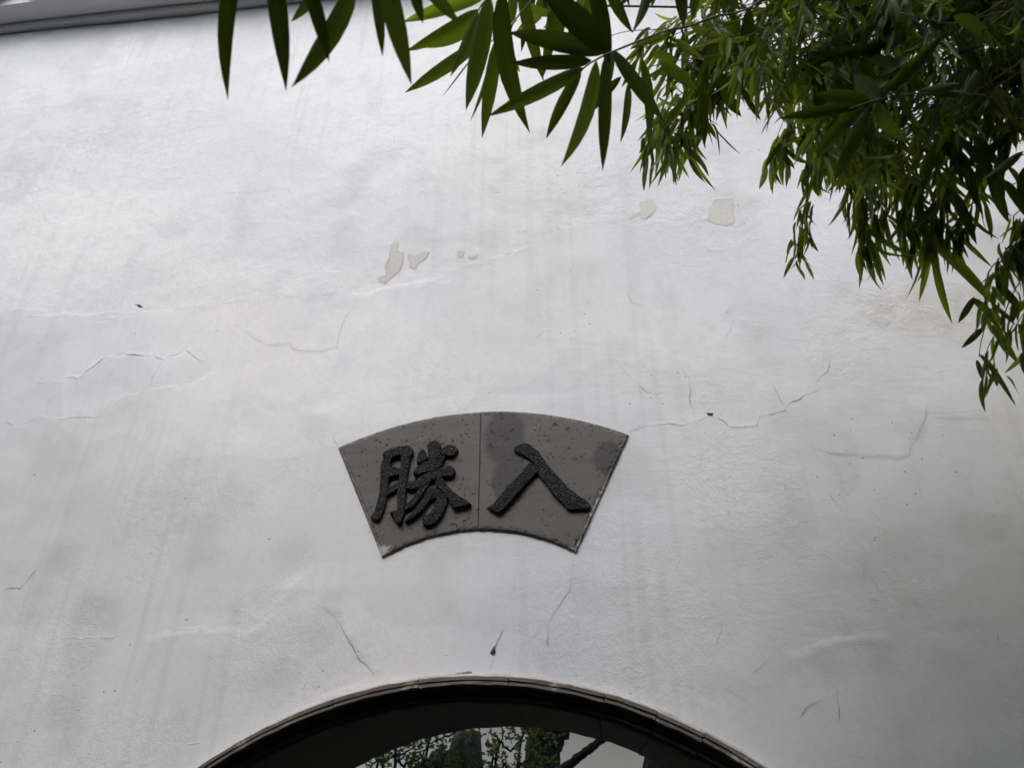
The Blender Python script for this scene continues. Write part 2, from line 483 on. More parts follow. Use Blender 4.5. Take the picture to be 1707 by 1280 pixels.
crack(cG, [(830,690),(838,850)], 1.3, 0)
crack(cG, [(650,835),(700,780),(760,745)], 1.0, 0)
crack(cG, [(20,690),(150,715),(230,775),(280,790)], .7, 1.4, 'ledge')
for a in ([(975,280),(1035,302)], [(1160,280),(1218,302)], [(1390,378),(1450,408)], [(1580,440),(1580,472)], [(1600,475),(1635,495)], [(940,120),(965,190)], [(990,170),(1020,245)]):
    crack(cG, a, 1.3, 0, 'ledge')
CR.append(([(960,925),(948,985),(918,1030),(905,1090)], .9, -1.2, 'ledge'))
CR.append(([(1047,722),(1075,705),(1110,698)], 1.0, 0, 'crack'))
CR.append(([(562,742),(556,732),(557,725)], 1.0, 0, 'crack'))

_p, _q = on_y(565, 747), on_y(1048, 726)
FLAT = ((_p.x + _q.x) / 2, on_y(800, 806).z, (_q.x - _p.x) / 2 + .01, .17)
EDGE = [on_y(x, y) for x, y in [(-60,512),(0,515),(120,522),(250,521),(330,512),(420,506),(600,490),(740,458),(830,430),(900,400),(1000,377),(1110,372),(1230,382),(1280,356),(1400,350),(1707,362),(1800,365)]]
ex = np.array([p.x for p in EDGE]); ez = np.array([p.z for p in EDGE])

LIPS = []
for pts, w, lip, mt in CR:
    if lip: LIPS.append(([(on_y(*p).x, on_y(*p).z) for p in pts], lip / 1000 * (.55 if lip > 0 else .32)))

STAIN_C = [(on_y(1545, 515), .16, .11), (on_y(1190, 655), .10, .05), (on_y(1480, 940), .12, .10), (on_y(1215, 350), .14, .08)]

def field(x, z):
    """height (towards the camera), coat and stain of the wall surface"""
    x = np.asarray(x, float); z = np.asarray(z, float)
    zed = np.interp(x, ex, ez) + .012 * fbm(x * 14, z * 3, 61, 3)
    coat = np.clip((z - zed) / .02 + .5, 0, 1)
    h = .0050 * fbm(x * 1.5, z * 1.5, 3, 2) + .0013 * fbm(x * 7, z * 7, 11, 2) + .0004 * fbm(x * 26, z * 18, 21, 2)
    h = h + coat * (.0004 * fbm(x * 34, z * 34, 31, 2))
    # the plaster was worked flat round the plaque and feathered up to its rim
    fx, fz = np.abs(x - FLAT[0]) / FLAT[2], np.abs(z - FLAT[1]) / FLAT[3]
    fl = np.clip((np.maximum(fx, fz) - 1.0) / .35, 0, 1)
    gd = np.hypot(x - GC[0], z - GC[1]) - GR
    fl = fl * np.clip(gd / .12, 0, 1)
    h = h * fl
    # lower coat stands a little proud at its upper edge
    dd = zed - z
    h = h + .0016 * np.clip(fbm(x * 4, z * 2, 67, 2) + .25, .08, 1) * np.exp(-np.clip(dd, 0, 9) / .10) * (dd > 0)
    wx = x + .004 * fbm(x * 40, z * 40, 81, 2); wz = z + .004 * fbm(x * 40, z * 40, 85, 2)
    for pts, H in LIPS:
        p = np.array(pts)
        L = .04
        m = (x > p[:, 0].min() - .2) & (x < p[:, 0].max() + .2) & (z > p[:, 1].min() - .2) & (z < p[:, 1].max() + .2)
        if not m.any(): continue
        xs, zs = wx[m], wz[m]
        best = np.full(xs.shape, 9.0); sgn = np.zeros(xs.shape); tt = np.zeros(xs.shape)
        seg = np.hypot(*(p[1:] - p[:-1]).T); cum = np.r_[0, np.cumsum(seg)]
        for i in range(len(p) - 1):
            ax, az = p[i]; bx, bz = p[i+1]
            dx, dz = bx - ax, bz - az
            t = np.clip(((xs-ax)*dx + (zs-az)*dz) / (dx*dx + dz*dz + 1e-12), 0, 1)
            d = np.hypot(xs - ax - t*dx, zs - az - t*dz)
            c = dx * (zs - az) - dz * (xs - ax)
            k = d < best
            best[k] = d[k]; sgn[k] = c[k]; tt[k] = ((cum[i] + t * seg[i]) / cum[-1])[k]
        # the raised side is below the line (negative cross for left-to-right lines) when H > 0
        dirx = 1 if p[-1, 0] >= p[0, 0] else -1
        side = (sgn * dirx < 0) if H > 0 else (sgn * dirx > 0)
        fade = np.clip(np.minimum(tt, 1 - tt) / .12, 0, 1)
        add = abs(H) * np.exp(-best / L) * side * fade
        hm = h[m]; hm += add; h[m] = hm
    st = np.zeros_like(x)
    for c, sx, sz in STAIN_C:
        q = ((x - c.x) / sx)**2 + ((z - c.z) / sz)**2
        st = np.maximum(st, np.clip(1.15 - q + .5 * fbm(x * 14, z * 14, 77, 2), 0, 1) * (1 if sx > .13 and sz > .1 else .35))
    return h, coat, st

def grid_with_hole(xs, zs, y0, R, disp):
    X, Z = np.meshgrid(xs, zs)
    nx, nz = len(xs), len(zs)
    x = X.ravel().copy(); z = Z.ravel().copy()
    r = np.hypot(x - GC[0], z - GC[1])
    inside = r < R
    i = np.arange(nz - 1)[:, None] * nx + np.arange(nx - 1)[None, :]
    f = np.stack([i, i + 1, i + 1 + nx, i + nx], -1).reshape(-1, 4)
    keep = ~inside[f].all(1)
    f = f[keep]
    used = np.zeros(len(x), bool); used[f.ravel()] = True
    sn = used & inside
    k = R / np.maximum(r[sn], 1e-6)
    x[sn] = GC[0] + (x[sn] - GC[0]) * k
    z[sn] = GC[1] + (z[sn] - GC[1]) * k
    z = np.maximum(z, 0.0)
    coat = np.zeros_like(x); st = np.zeros_like(x); y = np.full_like(x, y0)
    if disp:
        h, coat, st = field(x, z)
        y = y0 - h
    else:
        f = f[:, ::-1]
    idx = -np.ones(len(x), int); idx[used] = np.arange(used.sum())
    return x[used], y[used], z[used], idx[f], coat[used], st[used]

def np_mesh(name, x, y, z, f):
    me = bpy.data.meshes.new(name)
    n, q = len(x), len(f)
    me.vertices.add(n); me.loops.add(q * 4); me.polygons.add(q)
    me.vertices.foreach_set('co', np.stack([x, y, z], 1).ravel().astype(np.float32))
    me.loops.foreach_set('vertex_index', f.ravel().astype(np.int32))
    me.polygons.foreach_set('loop_start', (np.arange(q) * 4).astype(np.int32))
    me.polygons.foreach_set('use_smooth', np.ones(q, bool))
    me.update(calc_edges=True)
    return me

def surf(x, z):
    return bil(np.asarray(x, float), np.asarray(z, float))
def bil(x, z):
    i = np.clip(np.searchsorted(xs, x) - 1, 0, len(xs) - 2); j = np.clip(np.searchsorted(zs, z) - 1, 0, len(zs) - 2)
    u = np.clip((x - xs[i]) / (xs[i+1] - xs[i]), 0, 1); v = np.clip((z - zs[j]) / (zs[j+1] - zs[j]), 0, 1)
    return HG[j, i]*(1-u)*(1-v) + HG[j, i+1]*u*(1-v) + HG[j+1, i]*(1-u)*v + HG[j+1, i+1]*u*v
wall = empty('garden_wall', (0, 0.3, 0))
tag(wall, 'tall whitewashed plaster garden wall with hairline cracks and peeling patches', 'wall')
WI = inv_of(wall)
xs = np.unique(np.round(np.r_[np.linspace(-9, -2.3, 24), np.arange(-2.3, 1.9, .0064), np.linspace(1.9, 9, 24)], 5))
zs = np.unique(np.round(np.r_[np.arange(0, 1.5, .03), np.arange(1.5, ZT, .0064), ZT + .02], 5))
_X, _Z = np.meshgrid(xs, zs)
HG = field(_X.ravel(), _Z.ravel())[0].reshape(_X.shape)
x, y, z, f, coat, st = grid_with_hole(xs, zs, 0.0, GR - .004, True)
me = np_mesh('plaster_face', x, y, z, f)
def lerp(a, b, t): return a + (b - a) * t[:, None]
def sst(v, a, b):
    t = np.clip((v - a) / (b - a), 0, 1); return t * t * (3 - 2 * t)
tone = lerp(np.array([.675, .69, .755]), np.array([.765, .775, .815]), sst(fbm(x * 1.3, z * 1.3, 101, 3), -.6, .7))
tone = lerp(tone, np.array([.735, .755, .745]), .5 * sst(fbm(x * .9, z * .9, 111, 2), .0, .9))
sk = sst(fbm(x * 38, z * 1.1, 121, 3), -.1, 1.1) * sst(fbm(x * 1.9, z * 1.7, 131, 2), -.35, .7)
tone = lerp(tone, np.array([.47, .475, .505]), .17 * sk)
sk = sst(fbm(x * 75, z * 2.0, 141, 2), .1, 1.1) * sst(fbm(x * 2.6, z * 1.3, 151, 2), -.5, .6)
tone = lerp(tone, np.array([.47, .475, .49]), .22 * sk)
tone = lerp(tone, np.array([.52, .52, .54]), .35 * sst(fbm(x * 9, z * 8, 161, 4), .15, 1.2))
# old repair coats: areas with sharp irregular borders and a slightly different wash
rp_ = fbm(x * 1.15 + .15 * fbm(x * 7, z * 7, 173, 2), z * 1.9, 171, 2)
tone = lerp(tone, tone * .94, sst(rp_, .25, .28)); tone = lerp(tone, np.minimum(tone * 1.04, .82), sst(-rp_, .35, .38))
sn = st * (.35 + .65 * sst(fbm(x * 40, z * 40, 181, 3), -.5, .6))
tone = lerp(tone, np.array([.54, .52, .47]), .6 * sn)
ca = me.attributes.new('tone', 'FLOAT_COLOR', 'POINT'); ca.data.foreach_set('color', np.c_[tone, np.ones(len(tone))].ravel().astype(np.float32))
for nm, a in (('coat', coat), ('stain', st), ('pitmask', sst(fbm(x * 4, z * 4, 191, 2), .25, .5)), ('pitmask2', sst(fbm(x * 5, z * 5, 195, 2), .0, .5)), ('grain', .25 + sst(fbm(x * 3.1, z * 3.1, 211, 3), .0, .8)), ('brush', .10 + sst(fbm(x * 2.4, z * 2.4, 197, 2), .1, .8))):
    at_ = me.attributes.new(nm, 'FLOAT', 'POINT'); at_.data.foreach_set('value', a.astype(np.float32))
link('plaster_face', me, M['plaster'], wall, WI)
xs2 = np.r_[np.linspace(-9, -1.5, 12), np.arange(-1.45, 1.0, .04), np.linspace(1.05, 9, 12)]
zs2 = np.r_[np.arange(0, 2.1, .04), np.linspace(2.15, ZT, 6)]
x, y, z, f, _, _ = grid_with_hole(xs2, zs2, TH, GR - .004, False)
link('back_face', np_mesh('back_face', x, y, z, f), M['white_wall'], wall, WI)

def crack_ribbon(pts, w, mat):
    p3 = [on_y(*q) for q in pts]
    dense = []
    for a, b in zip(p3[:-1], p3[1:]):
        n = max(2, int((b - a).length / .004))
        for k in range(n): dense.append(a.lerp(b, k / n))
    dense.append(p3[-1])
    arr = np.array([(p.x, p.z) for p in dense])
    s = np.arange(len(arr)) * .004
    sd = int(abs(arr[0, 0]) * 1000) % 97
    arr[:, 0] += .0030 * fbm(s * 34, s * 0 + 1.5, 200 + sd, 2) + .0014 * fbm(s * 120, s * 0 + 1.5, 230 + sd, 2); arr[:, 1] += .0030 * fbm(s * 34, s * 0 + 7.5, 300 + sd, 2) + .0014 * fbm(s * 120, s * 0 + 3.5, 330 + sd, 2)
    n = len(arr)
    tg = np.gradient(arr, axis=0); tg /= np.maximum(np.linalg.norm(tg, axis=1, keepdims=True), 1e-9)
    nr = np.stack([-tg[:, 1], tg[:, 0]], 1)
    t = np.linspace(0, 1, n)
    ww = w / 1000 * .32 * np.clip(np.minimum(t, 1 - t) / .10, .4, 1) * (1 + .8 * fbm(s * 45, s * 0, 400 + sd, 2)).clip(.5, 1.7)
    a = arr + nr * ww[:, None]; b = arr - nr * ww[:, None]
    hm = np.maximum(np.maximum(surf(a[:, 0], a[:, 1]), surf(b[:, 0], b[:, 1])), surf(arr[:, 0], arr[:, 1])) + .0014
    v = [(a[i, 0], -hm[i], a[i, 1]) for i in range(n)] + [(b[i, 0], -hm[i], b[i, 1]) for i in range(n)]
    fs = [(i, i + 1, n + i + 1, n + i) for i in range(n - 1)]
    link('crack' if mat == 'crack' else 'ledge_shade_hairline', mesh('crack', v, fs), M[mat], wall, WI)  # flat ribbon; in the paler grey it paints ledge shade and faint cracks

for pts, w, lip, mt in CR:
    crack_ribbon(pts, w, mt)

# flaked patches where the wash has come away
def patch(pts, mat, name='peeled_patch', jag=.0035):
    p3 = [on_y(*q) for q in pts]
    out = []
    for i in range(len(p3)):
        a, b = p3[i], p3[(i + 1) % len(p3)]
        n = max(1, int((b - a).length / .004))
        for k in range(n):
            q = a.lerp(b, k / n)
            out.append((q.x + random.uniform(-jag, jag), q.z + random.uniform(-jag, jag)))
    bm = bmesh.new()
    fc = bm.faces.new([bm.verts.new((a, 0, b)) for a, b in out])
    bmesh.ops.triangulate(bm, faces=[fc])
    bmesh.ops.subdivide_edges(bm, edges=[e for e in bm.edges if e.calc_length() > .012], cuts=2, use_grid_fill=True)
    bm.verts.ensure_lookup_table()
    co = np.array([(v.co.x, v.co.z) for v in bm.verts])
    h = surf(co[:, 0], co[:, 1])
    for v, hh in zip(bm.verts, h): v.co.y = -hh - .0007
    bmesh.ops.recalc_face_normals(bm, faces=bm.faces)
    me = bpy.data.meshes.new(name); bm.to_mesh(me); bm.free()
    link(name, me, M[mat], wall, WI)
    if name == 'peeled_patch':          # recess shade painted as a grey line round the upper side
        k = max(range(len(pts)), key=lambda q: pts[q][1])
        rot = pts[k:] + pts[:k]
        crack_ribbon(rot[1:], 1.1, 'ledge')

patch(P4(*cB, [(72,405),(110,395),(108,350),(135,300),(130,270),(160,262),(158,300),(180,305),(175,350),(165,385),(130,395),(105,428),(80,425)]), 'bare')
patch(P4(*cB, [(200,312),(240,318),(260,302),(288,300),(275,330),(245,345),(235,370),(210,365)]), 'bare')
patch(P4(*cB, [(410,298),(435,297),(432,328),(415,325)]), 'bare')
patch(P4(*cB, [(452,318),(488,315),(486,328),(455,330)]), 'bare')
patch(P4(*cB, [(1172,90),(1225,83),(1240,120),(1215,150),(1195,165),(1178,165),(1170,145),(1125,168),(1140,145),(1175,135)]), 'bare')
patch(P4(*cB, [(1480,85),(1560,82),(1562,100),(1545,110),(1565,150),(1560,185),(1520,193),(1450,170),(1468,145),(1465,120)]), 'bare')
patch(P4(*cF, [(150,115),(140,140),(152,158),(140,172),(120,160),(128,140)]), 'hole', 'chipped_hole', .0008)
patch(P4(*cA, [(640,303),(660,306),(680,318),(660,318)]), 'hole', 'chipped_hole', .0008)
patch(P4(*cC, [(430,215),(458,216),(450,226),(436,225)]), 'hole', 'chipped_hole', .0008)
patch([(715,1128), (760,1122), (783,1118), (795,1127)], 'mortar', 'chipped_edge', .001)

# plaster crumbs and drips sticking to the wall
mb = MB()
for i in range(120):
    px, py = random.uniform(0, 1707), random.uniform(300, 1240) if random.random() < .75 else random.uniform(60, 500)
    p = on_y(px, py)
    if math.hypot(p.x - GC[0], p.z - GC[1]) < GR + .02: continue
    if 550 < px < 1060 and 670 < py < 940: continue
    h = float(surf(np.array([p.x]), np.array([p.z]))[0])
    r = random.choice([.0016, .002, .0026, .0034]) * random.uniform(.7, 1.2)
    n0 = len(mb.v); el = random.uniform(.8, 2.4); an = random.uniform(0, math.pi)
    for k in range(6):
        a = k * math.pi / 3
        u, v = math.cos(a) * r * el, math.sin(a) * r
        mb.v.append((p.x + u*math.cos(an) - v*math.sin(an), -h + .001, p.z + u*math.sin(an) + v*math.cos(an)))
    mb.v.append((p.x, -h - r * random.uniform(.5, .9), p.z))
    for k in range(6): mb.f.append((n0 + k, n0 + 6, n0 + (k + 1) % 6))
o = mb.build('plaster_crumbs', M['coping'], wall, WI, True); o['kind'] = 'stuff'

# trowel marks: short low ridges left in the lime
mb = MB()
clusters = [(1240,1080,90,80), (1110,800,60,40), (700,1105,160,20), (1000,1130,120,22), (300,1060,120,60), (480,1180,70,40), (1180,840,120,60), (1450,1000,120,90), (1600,1100,80,90), (850,640,200,30), (250,420,220,60), (560,760,30,60), (130,1130,90,120), (1060,960,120,60), (420,940,120,40)]
for i in range(150):
    c = random.choice(clusters)
    px, py = random.gauss(c[0], c[2]), random.gauss(c[1], c[3])
    a = random.gauss(-.35, .6); L = random.choice([.006, .01, .015, .02, .03]) * random.uniform(.7, 1.3)
    p = on_y(px, py)
    if math.hypot(p.x - GC[0], p.z - GC[1]) < GR + .03 or (550 < px < 1060 and 670 < py < 940): continue
    pts = []
    bend = random.gauss(0, .25)
    for k in range(5):
        t = k / 4 - .5
        q = (p.x + math.cos(a + bend * t) * L * t, p.z - math.sin(a + bend * t) * L * t)
        pts.append(Vector((q[0], -float(surf(np.array([q[0]]), np.array([q[1]]))[0]) + .0004, q[1])))
    r = random.uniform(.0005, .0009)
    mb.tube(pts, [r * .3, r, r * 1.1, r, r * .3], 5)
o = mb.build('trowel_marks', M['coping'], wall, WI, True); o['kind'] = 'stuff'

# coping: two stepped plaster bands, tiles on top
def band(name, y0, z0, z1, wob, mat):
    xs = np.linspace(-9, 9, 361)
    v = []; fs = []
    for i, xx in enumerate(xs):
        dz = wob * float(fbm(np.array([xx * 2.3]), np.array([z0]), 91, 2)[0]); dy = wob * float(fbm(np.array([xx * 3.1]), np.array([z0 + 4]), 95, 2)[0])
        b = .006
        v += [(xx, 0.05, z0 + dz), (xx, y0 + dy + b, z0 + dz), (xx, y0 + dy, z0 + dz + b), (xx, y0 + dy, z1 - b), (xx, y0 + dy + b, z1), (xx, .05, z1)]
        if i:
            for k in range(5): a = (i-1)*6 + k; fs.append((a, a+1, a+7, a+6))
    return link(name, mesh(name, v, fs, False), mat, wall, WI)
band('cornice_band', -.030, ZT - .002, ZT + .020, .0025, M['coping'])
band('cornice_band', -.098, ZT + .017, ZT + .085, .003, M['coping'])
mb = MB(); mb.box(-9, 9, -.06, TH + .06, ZT + .083, ZT + .16)
mb.build('coping_core', M['coping'], wall, WI)
# eave tiles: curved drip tile ends along the front edge
def tile_mesh(convex):
    v = []; fs = []
    n = 8; w = .1
    for s, (yy, zz) in enumerate([(-.155, 0.0), (.30, .17)]):
        for k in range(n + 1):
            a = -1 + 2 * k / n
            bow = (1 - a*a) * .045 * (1 if convex else -1)
            v.append((a * w * (.62 if convex else 1), yy, zz + bow)); v.append((a * w * (.62 if convex else 1), yy, zz + bow + .013))
    m = 2 * (n + 1)
    for k in range(n):
        a = 2 * k
        fs += [(a, a + m, a + m + 2, a + 2), (a + 1, a + 3, a + m + 3, a + m + 1), (a, a + 2, a + 3, a + 1)]
    if not convex:                                   # the drip tongue
        b = len(v)
        for k in range(n + 1):
            a = -1 + 2 * k / n
            v.append((a * w, -.158, -(1 - a*a) * .045 + .005)); v.append((a * w * .8, -.150, -(1 - a*a) * .045 - .05 * (1 - abs(a))**.7))
        for k in range(n): fs.append((b + 2*k, b + 2*k + 2, b + 2*k + 3, b + 2*k + 1))
    return mesh('roof_tile', v, fs, True)
tm = [tile_mesh(False), tile_mesh(True)]
for m_ in tm: m_.materials.append(M['tile'])
for i in range(60):
    for cv in (0, 1):
        o = link('drip_tile' if not cv else 'cover_tile', tm[cv], None, wall, WI)
        o.location = (-6 + i * .2 + (.1 if cv else 0), 0, ZT + .135 + (.02 if cv else 0))
        o.rotation_euler = (0, random.uniform(-.02, .02), random.uniform(-.01, .01))

# ------------------------------------------------------------------ moon gate frame
gate = empty('moon_gate_frame', (GC[0], 0.3, 0))
tag(gate, 'round moon gate frame of dark moulded brick set in the white wall', 'gate')
GI = inv_of(gate)
front = [(0.0, .010), (0.0, -.021), (.002, -.025), (.0078, -.026), (.0088, -.0215), (.0105, -.0215), (.0115, -.027), (.0165, -.028), (.0185, -.0245), (.019, -.016)]
cove = [(.019, -.016), (.0215, -.0145), (.022, -.010), (.0295, -.0085), (.0305, -.003), (.0335, -.003), (.0345, -.0065), (.0385, -.006), (.0395, .004), (.0445, .008), (.0465, .020), (.0465, .30), (.0465, TH - .02), (.042, TH + .012), (.0, TH + .012), (-.004, TH - .004)]
def gate_angle(px, py):
    p = on_y(px, py); return math.atan2(p.z - GC[1], p.x - GC[0])
js = sorted([gate_angle(*q) for q in [(1172,1224),(1095,1189),(1010,1155),(851,1129),(703,1136),(560.7,1169),(410,1234)]])
joints = [js[0]]
for a in js[1:]: joints.append(a)
step = math.radians(9.2)
a = joints[-1] + step
while a < joints[0] + 2 * math.pi - step * .6:
    joints.append(a); a += step
joints.append(joints[0] + 2 * math.pi)
def ring_piece(name, prof, a0, a1, mat, gap, rj=0.0, parent=None, wear=0.0):
    n = max(4, int((a1 - a0) / math.radians(1.3)))
    a0 += gap; a1 -= gap
    v = []; fs = []; m = len(prof)
    sd = random.random() * 50
    for i in range(n + 1):
        a = a0 + (a1 - a0) * i / n
        for k, (dr, yy) in enumerate(prof):
            ch = wear * float(vnoise(np.array([a * 60 + sd]), np.array([k * .9]), 5)[0])
            r = GR - dr + rj + (ch if 0 < k < m - 1 else 0)
            v.append((GC[0] + math.cos(a) * r, yy + (abs(ch) if k > 0 else 0), max(.0, GC[1] + math.sin(a) * r)))
    for i in range(n):
        for k in range(m - 1):
            q = i * m + k; fs.append((q, q + m, q + m + 1, q + 1))
    fs.append(tuple(range(m))); fs.append(tuple(n * m + k for k in range(m))[::-1])
    return link(name, mesh(name, v, fs), mat, parent or gate, GI if not parent else None)
for a0, a1 in zip(joints[:-1], joints[1:]):
    if GC[1] + GR * math.sin((a0 + a1) / 2) < -.01: continue
    rj = random.uniform(-.0012, .0012)
    o = ring_piece('frame_brick', cove, a0, a1, M['brick_dark'], .0009, rj, wear=.0017)
    ring_piece('moulding', front, a0, a1, M['brick_light'], .0010, rj, o, wear=.0014)
ring_piece('lime_rim', [(-.007, .004), (-.006, -.004), (-.002, -.013), (.0015, -.0185), (.002, -.010)], joints[0], joints[0] + 2 * math.pi, M['rim'], 0, wear=.0018)
o = ring_piece('mortar_bed', [(-.002, .03), (-.002, .004), (.012, -.016), (.030, .004), (.041, .03), (.041, TH - .03), (-.002, TH - .03)], 0, 2 * math.pi, M['mortar'], 0)

# ------------------------------------------------------------------ fan plaque
plaque = empty('fan_plaque', (on_y(800, 800).x, 0, on_y(800, 800).z))
tag(plaque, 'grey stone fan-shaped plaque with two raised black characters above the gate', 'plaque')
PI_ = inv_of(plaque)
def xz(px, py): p = on_y(px, py); return Vector((p.x, p.z))
TL, TR, BL, BR, TM, BM = xz(564.7, 747), xz(1048, 726.4), xz(638, 929), xz(960, 922), xz(802, 688), xz(794, 884)
zt = (TL.y + TR.y) / 2; zb = (BL.y + BR.y) / 2
cxp = (TM.x + BM.x) / 2
TL = Vector((TL.x, zt)); TR = Vector((TR.x, zt)); BL = Vector((BL.x, zb)); BR = Vector((BR.x, zb))
def arc(xa, xm, xb, z_end, z_mid, n):
    hw = (xb - xa) / 2; s = z_mid - z_end; R = (hw*hw + s*s) / (2*s); xc = (xa + xb) / 2; zc = z_mid - R
    return lambda xq: zc + math.sqrt(max(R*R - (xq - xc)**2, 0))
ftop = arc(TL.x, cxp, TR.x, zt, TM.y, 20); fbot = arc(BL.x, cxp, BR.x, zb, BM.y, 20)
YS = -.006
def slab(u0, u1, mat, yoff):
    """u in -1..1 across the fan; grid of quads so that stains can sit on vertices"""
    nu, nv = 64, 44
    us_ = [0, .006, .02] + [.02 + .96 * k / (nu - 4) for k in range(1, nu - 4)] + [.98, .994, 1]
    ws_ = [0, .010, .03] + [.03 + .94 * k / (nv - 4) for k in range(1, nv - 4)] + [.97, .99, 1]
    nu, nv = len(us_) - 1, len(ws_) - 1
    v = []; fs = []; st = []; lm = []
    def pos(u, w):
        uu = (u + 1) / 2
        xt = TL.x + (TR.x - TL.x) * uu; xb = BL.x + (BR.x - BL.x) * uu
        zt_, zb_ = ftop(xt), fbot(xb)
        return Vector((xb + (xt - xb) * w, 0, zb_ + (zt_ - zb_) * w))
    for i in range(nu + 1):
        for j in range(nv + 1):
            u = u0 + (u1 - u0) * us_[i]; w = ws_[j]
            p = pos(u, w)
            e = min((u - u0), (u1 - u), 9) * .2; ew = min(w, 1 - w) * .25
            edge = min(e, ew)
            yy = YS + yoff + (.0022 if i in (0, nu) or j in (0, nv) else 0)
            oe = min(w, 1 - w, (u1 - u) * .6 if u1 == 1 else 9, (u - u0) * .6 if u0 == -1 else 9)
            ch = .0022 * float(fbm(np.array([p.x * 90]), np.array([p.z * 90]), 55, 2)[0]) if oe < .012 else 0
            v.append((p.x, yy + abs(ch), p.z))
            q = to_px((p.x, 0, p.z))
            s = 0.0
            if u0 >= 0:
                s = max(s, 1 - ((q[0] - 843) / 45)**2 - ((q[1] - 735) / 60)**2, 1 - ((q[0] - 850) / 38)**2 - ((q[1] - 800) / 50)**2)
                s = max(s, 1 - ((q[0] - 1015) / 30)**2 - ((q[1] - 765) / 36)**2)
            st.append(max(0, min(1, s + .1)))
            L = 0.0
            L = max(L, 1 - math.hypot(q[0] - 640, q[1] - 922) / 34)
            if u0 >= 0: L = max(L, .75 - (1 - u) * 9 if q[1] > 800 else 0, .8 - math.hypot(q[0] - 955, q[1] - 918) / 18)
            else: L = max(L, .62 - (u + 1) * 11 if q[1] > 830 else 0)
            lm.append(max(0, L))
    m = nv + 1
    for i in range(nu):
        for j in range(nv):
            a = i * m + j; fs.append((a, a + m, a + m + 1, a + 1))
    # rim back into the wall
    loop = [i * m for i in range(nu + 1)] + [nu * m + j for j in range(1, nv + 1)] + [i * m + nv for i in range(nu - 1, -1, -1)] + [j for j in range(nv - 1, 0, -1)]
    b = len(v)
    for k in loop: p = v[k]; v.append((p[0], .02, p[2])); st.append(0); lm.append(0)
    for k in range(len(loop)):
        k2 = (k + 1) % len(loop); fs.append((loop[k2], loop[k], b + k, b + k2))
    me = mesh('stone_slab', v, fs)
    for nm, a in (('stain', st), ('lime', lm)):
        t = me.attributes.new(nm, 'FLOAT', 'POINT'); t.data.foreach_set('value', a)
    return link('stone_slab', me, mat, plaque, PI_)
slab(-1, -.0012, M['plaque_a'], 0.0)
slab(.0012, 1, M['plaque_b'], -.0008)
mb = MB(); mb.box(cxp - .012, cxp + .012, YS + .003, .02, BM.y + .004, TM.y - .004); mb.build('joint_mortar', M['mortar'], plaque, PI_)
c2 = ((590, 720), 7.527); c3 = ((800, 720), 8.535)
SHENG = [
 [(355,275),(420,235),(470,300),(465,360),(455,470),(440,600),(425,700),(415,800),(395,900),(370,990),(330,1080),(290,1105),(235,1090),(205,1060),(255,1000),(275,920),(300,830),(320,700),(330,560),(335,420),(350,370),(365,330)],
 [(360,270),(440,215),(540,180),(640,165),(700,175),(735,215),(735,270),(700,330),(690,420),(670,520),(660,620),(650,740),(640,880),(635,980),(610,1080),(590,1130),(540,1140),(500,1080),(485,1030),(450,1010),(490,985),(535,970),(540,850),(545,720),(560,590),(575,470),(585,380),(590,300),(540,300),(490,320),(460,360),(420,330)],
 [(420,470),(500,432),(560,450),(640,470),(640,520),(570,545),(500,550),(420,575)],
 [(380,720),(460,680),(560,625),(610,600),(610,660),(540,720),(440,790),(380,825)],
 [(915,170),(960,115),(1020,100),(1070,135),(1090,200),(1085,260),(1060,330),(1040,420),(1000,490),(950,500),(930,430),(935,330),(930,250)],
 [(795,300),(810,250),(860,215),(890,240),(895,280),(930,320),(880,370),(820,385),(785,375)],
 [(1090,245),(1130,185),(1190,155),(1260,170),(1300,215),(1280,270),(1230,305),(1160,300),(1110,290)],
 [(870,380),(950,340),(1030,310),(1090,290),(1130,295),(1145,330),(1120,370),(1110,410),(1040,440),(960,450),(890,430)],
 [(740,520),(765,460),(830,400),(900,370),(1000,380),(1110,400),(1080,440),(1000,470),(900,510),(800,535)],
 [(660,640),(760,600),(860,540),(960,490),(1060,450),(1160,420),(1220,425),(1265,470),(1260,520),(1220,560),(1140,560),(1060,580),(960,620),(860,680),(760,715),(670,720)],
 [(860,600),(950,560),(960,620),(920,700),(850,800),(780,900),(700,960),(640,975),(650,910),(720,840),(790,740)],
 [(1040,580),(1105,575),(1160,650),(1220,720),(1310,790),(1400,845),(1465,900),(1420,920),(1340,935),(1270,955),(1235,940),(1200,880),(1150,800),(1080,720),(1020,650)],
 [(930,690),(980,680),(1020,740),(980,820),(900,930),(820,1020),(720,1090),(640,1120),(690,1050),(780,960),(860,860)],
 [(880,800),(920,740),(1000,700),(1080,720),(1150,790),(1170,860),(1150,940),(1100,1050),(1030,1130),(940,1170),(880,1170),(855,1120),(870,1030),(930,1030),(980,970),(1010,890),(1030,830),(960,850),(890,880)]]
RU = [
 [(485,240),(530,195),(610,155),(690,165),(760,215),(830,270),(900,370),(980,480),(1060,570),(1150,670),(1240,770),(1330,840),(1430,920),(1510,960),(1560,1020),(1570,1060),(1530,1095),(1420,1100),(1300,1110),(1240,1090),(1170,1010),(1080,930),(1010,840),(940,740),(880,670),(820,590),(800,500),(760,440),(680,370),(590,320),(510,280)],
 [(700,440),(800,470),(830,560),(780,610),(700,690),(610,790),(520,900),(430,1000),(350,1090),(270,1150),(200,1120),(120,1075),(180,1020),(260,930),(350,820),(450,710),(550,610),(640,500)]]
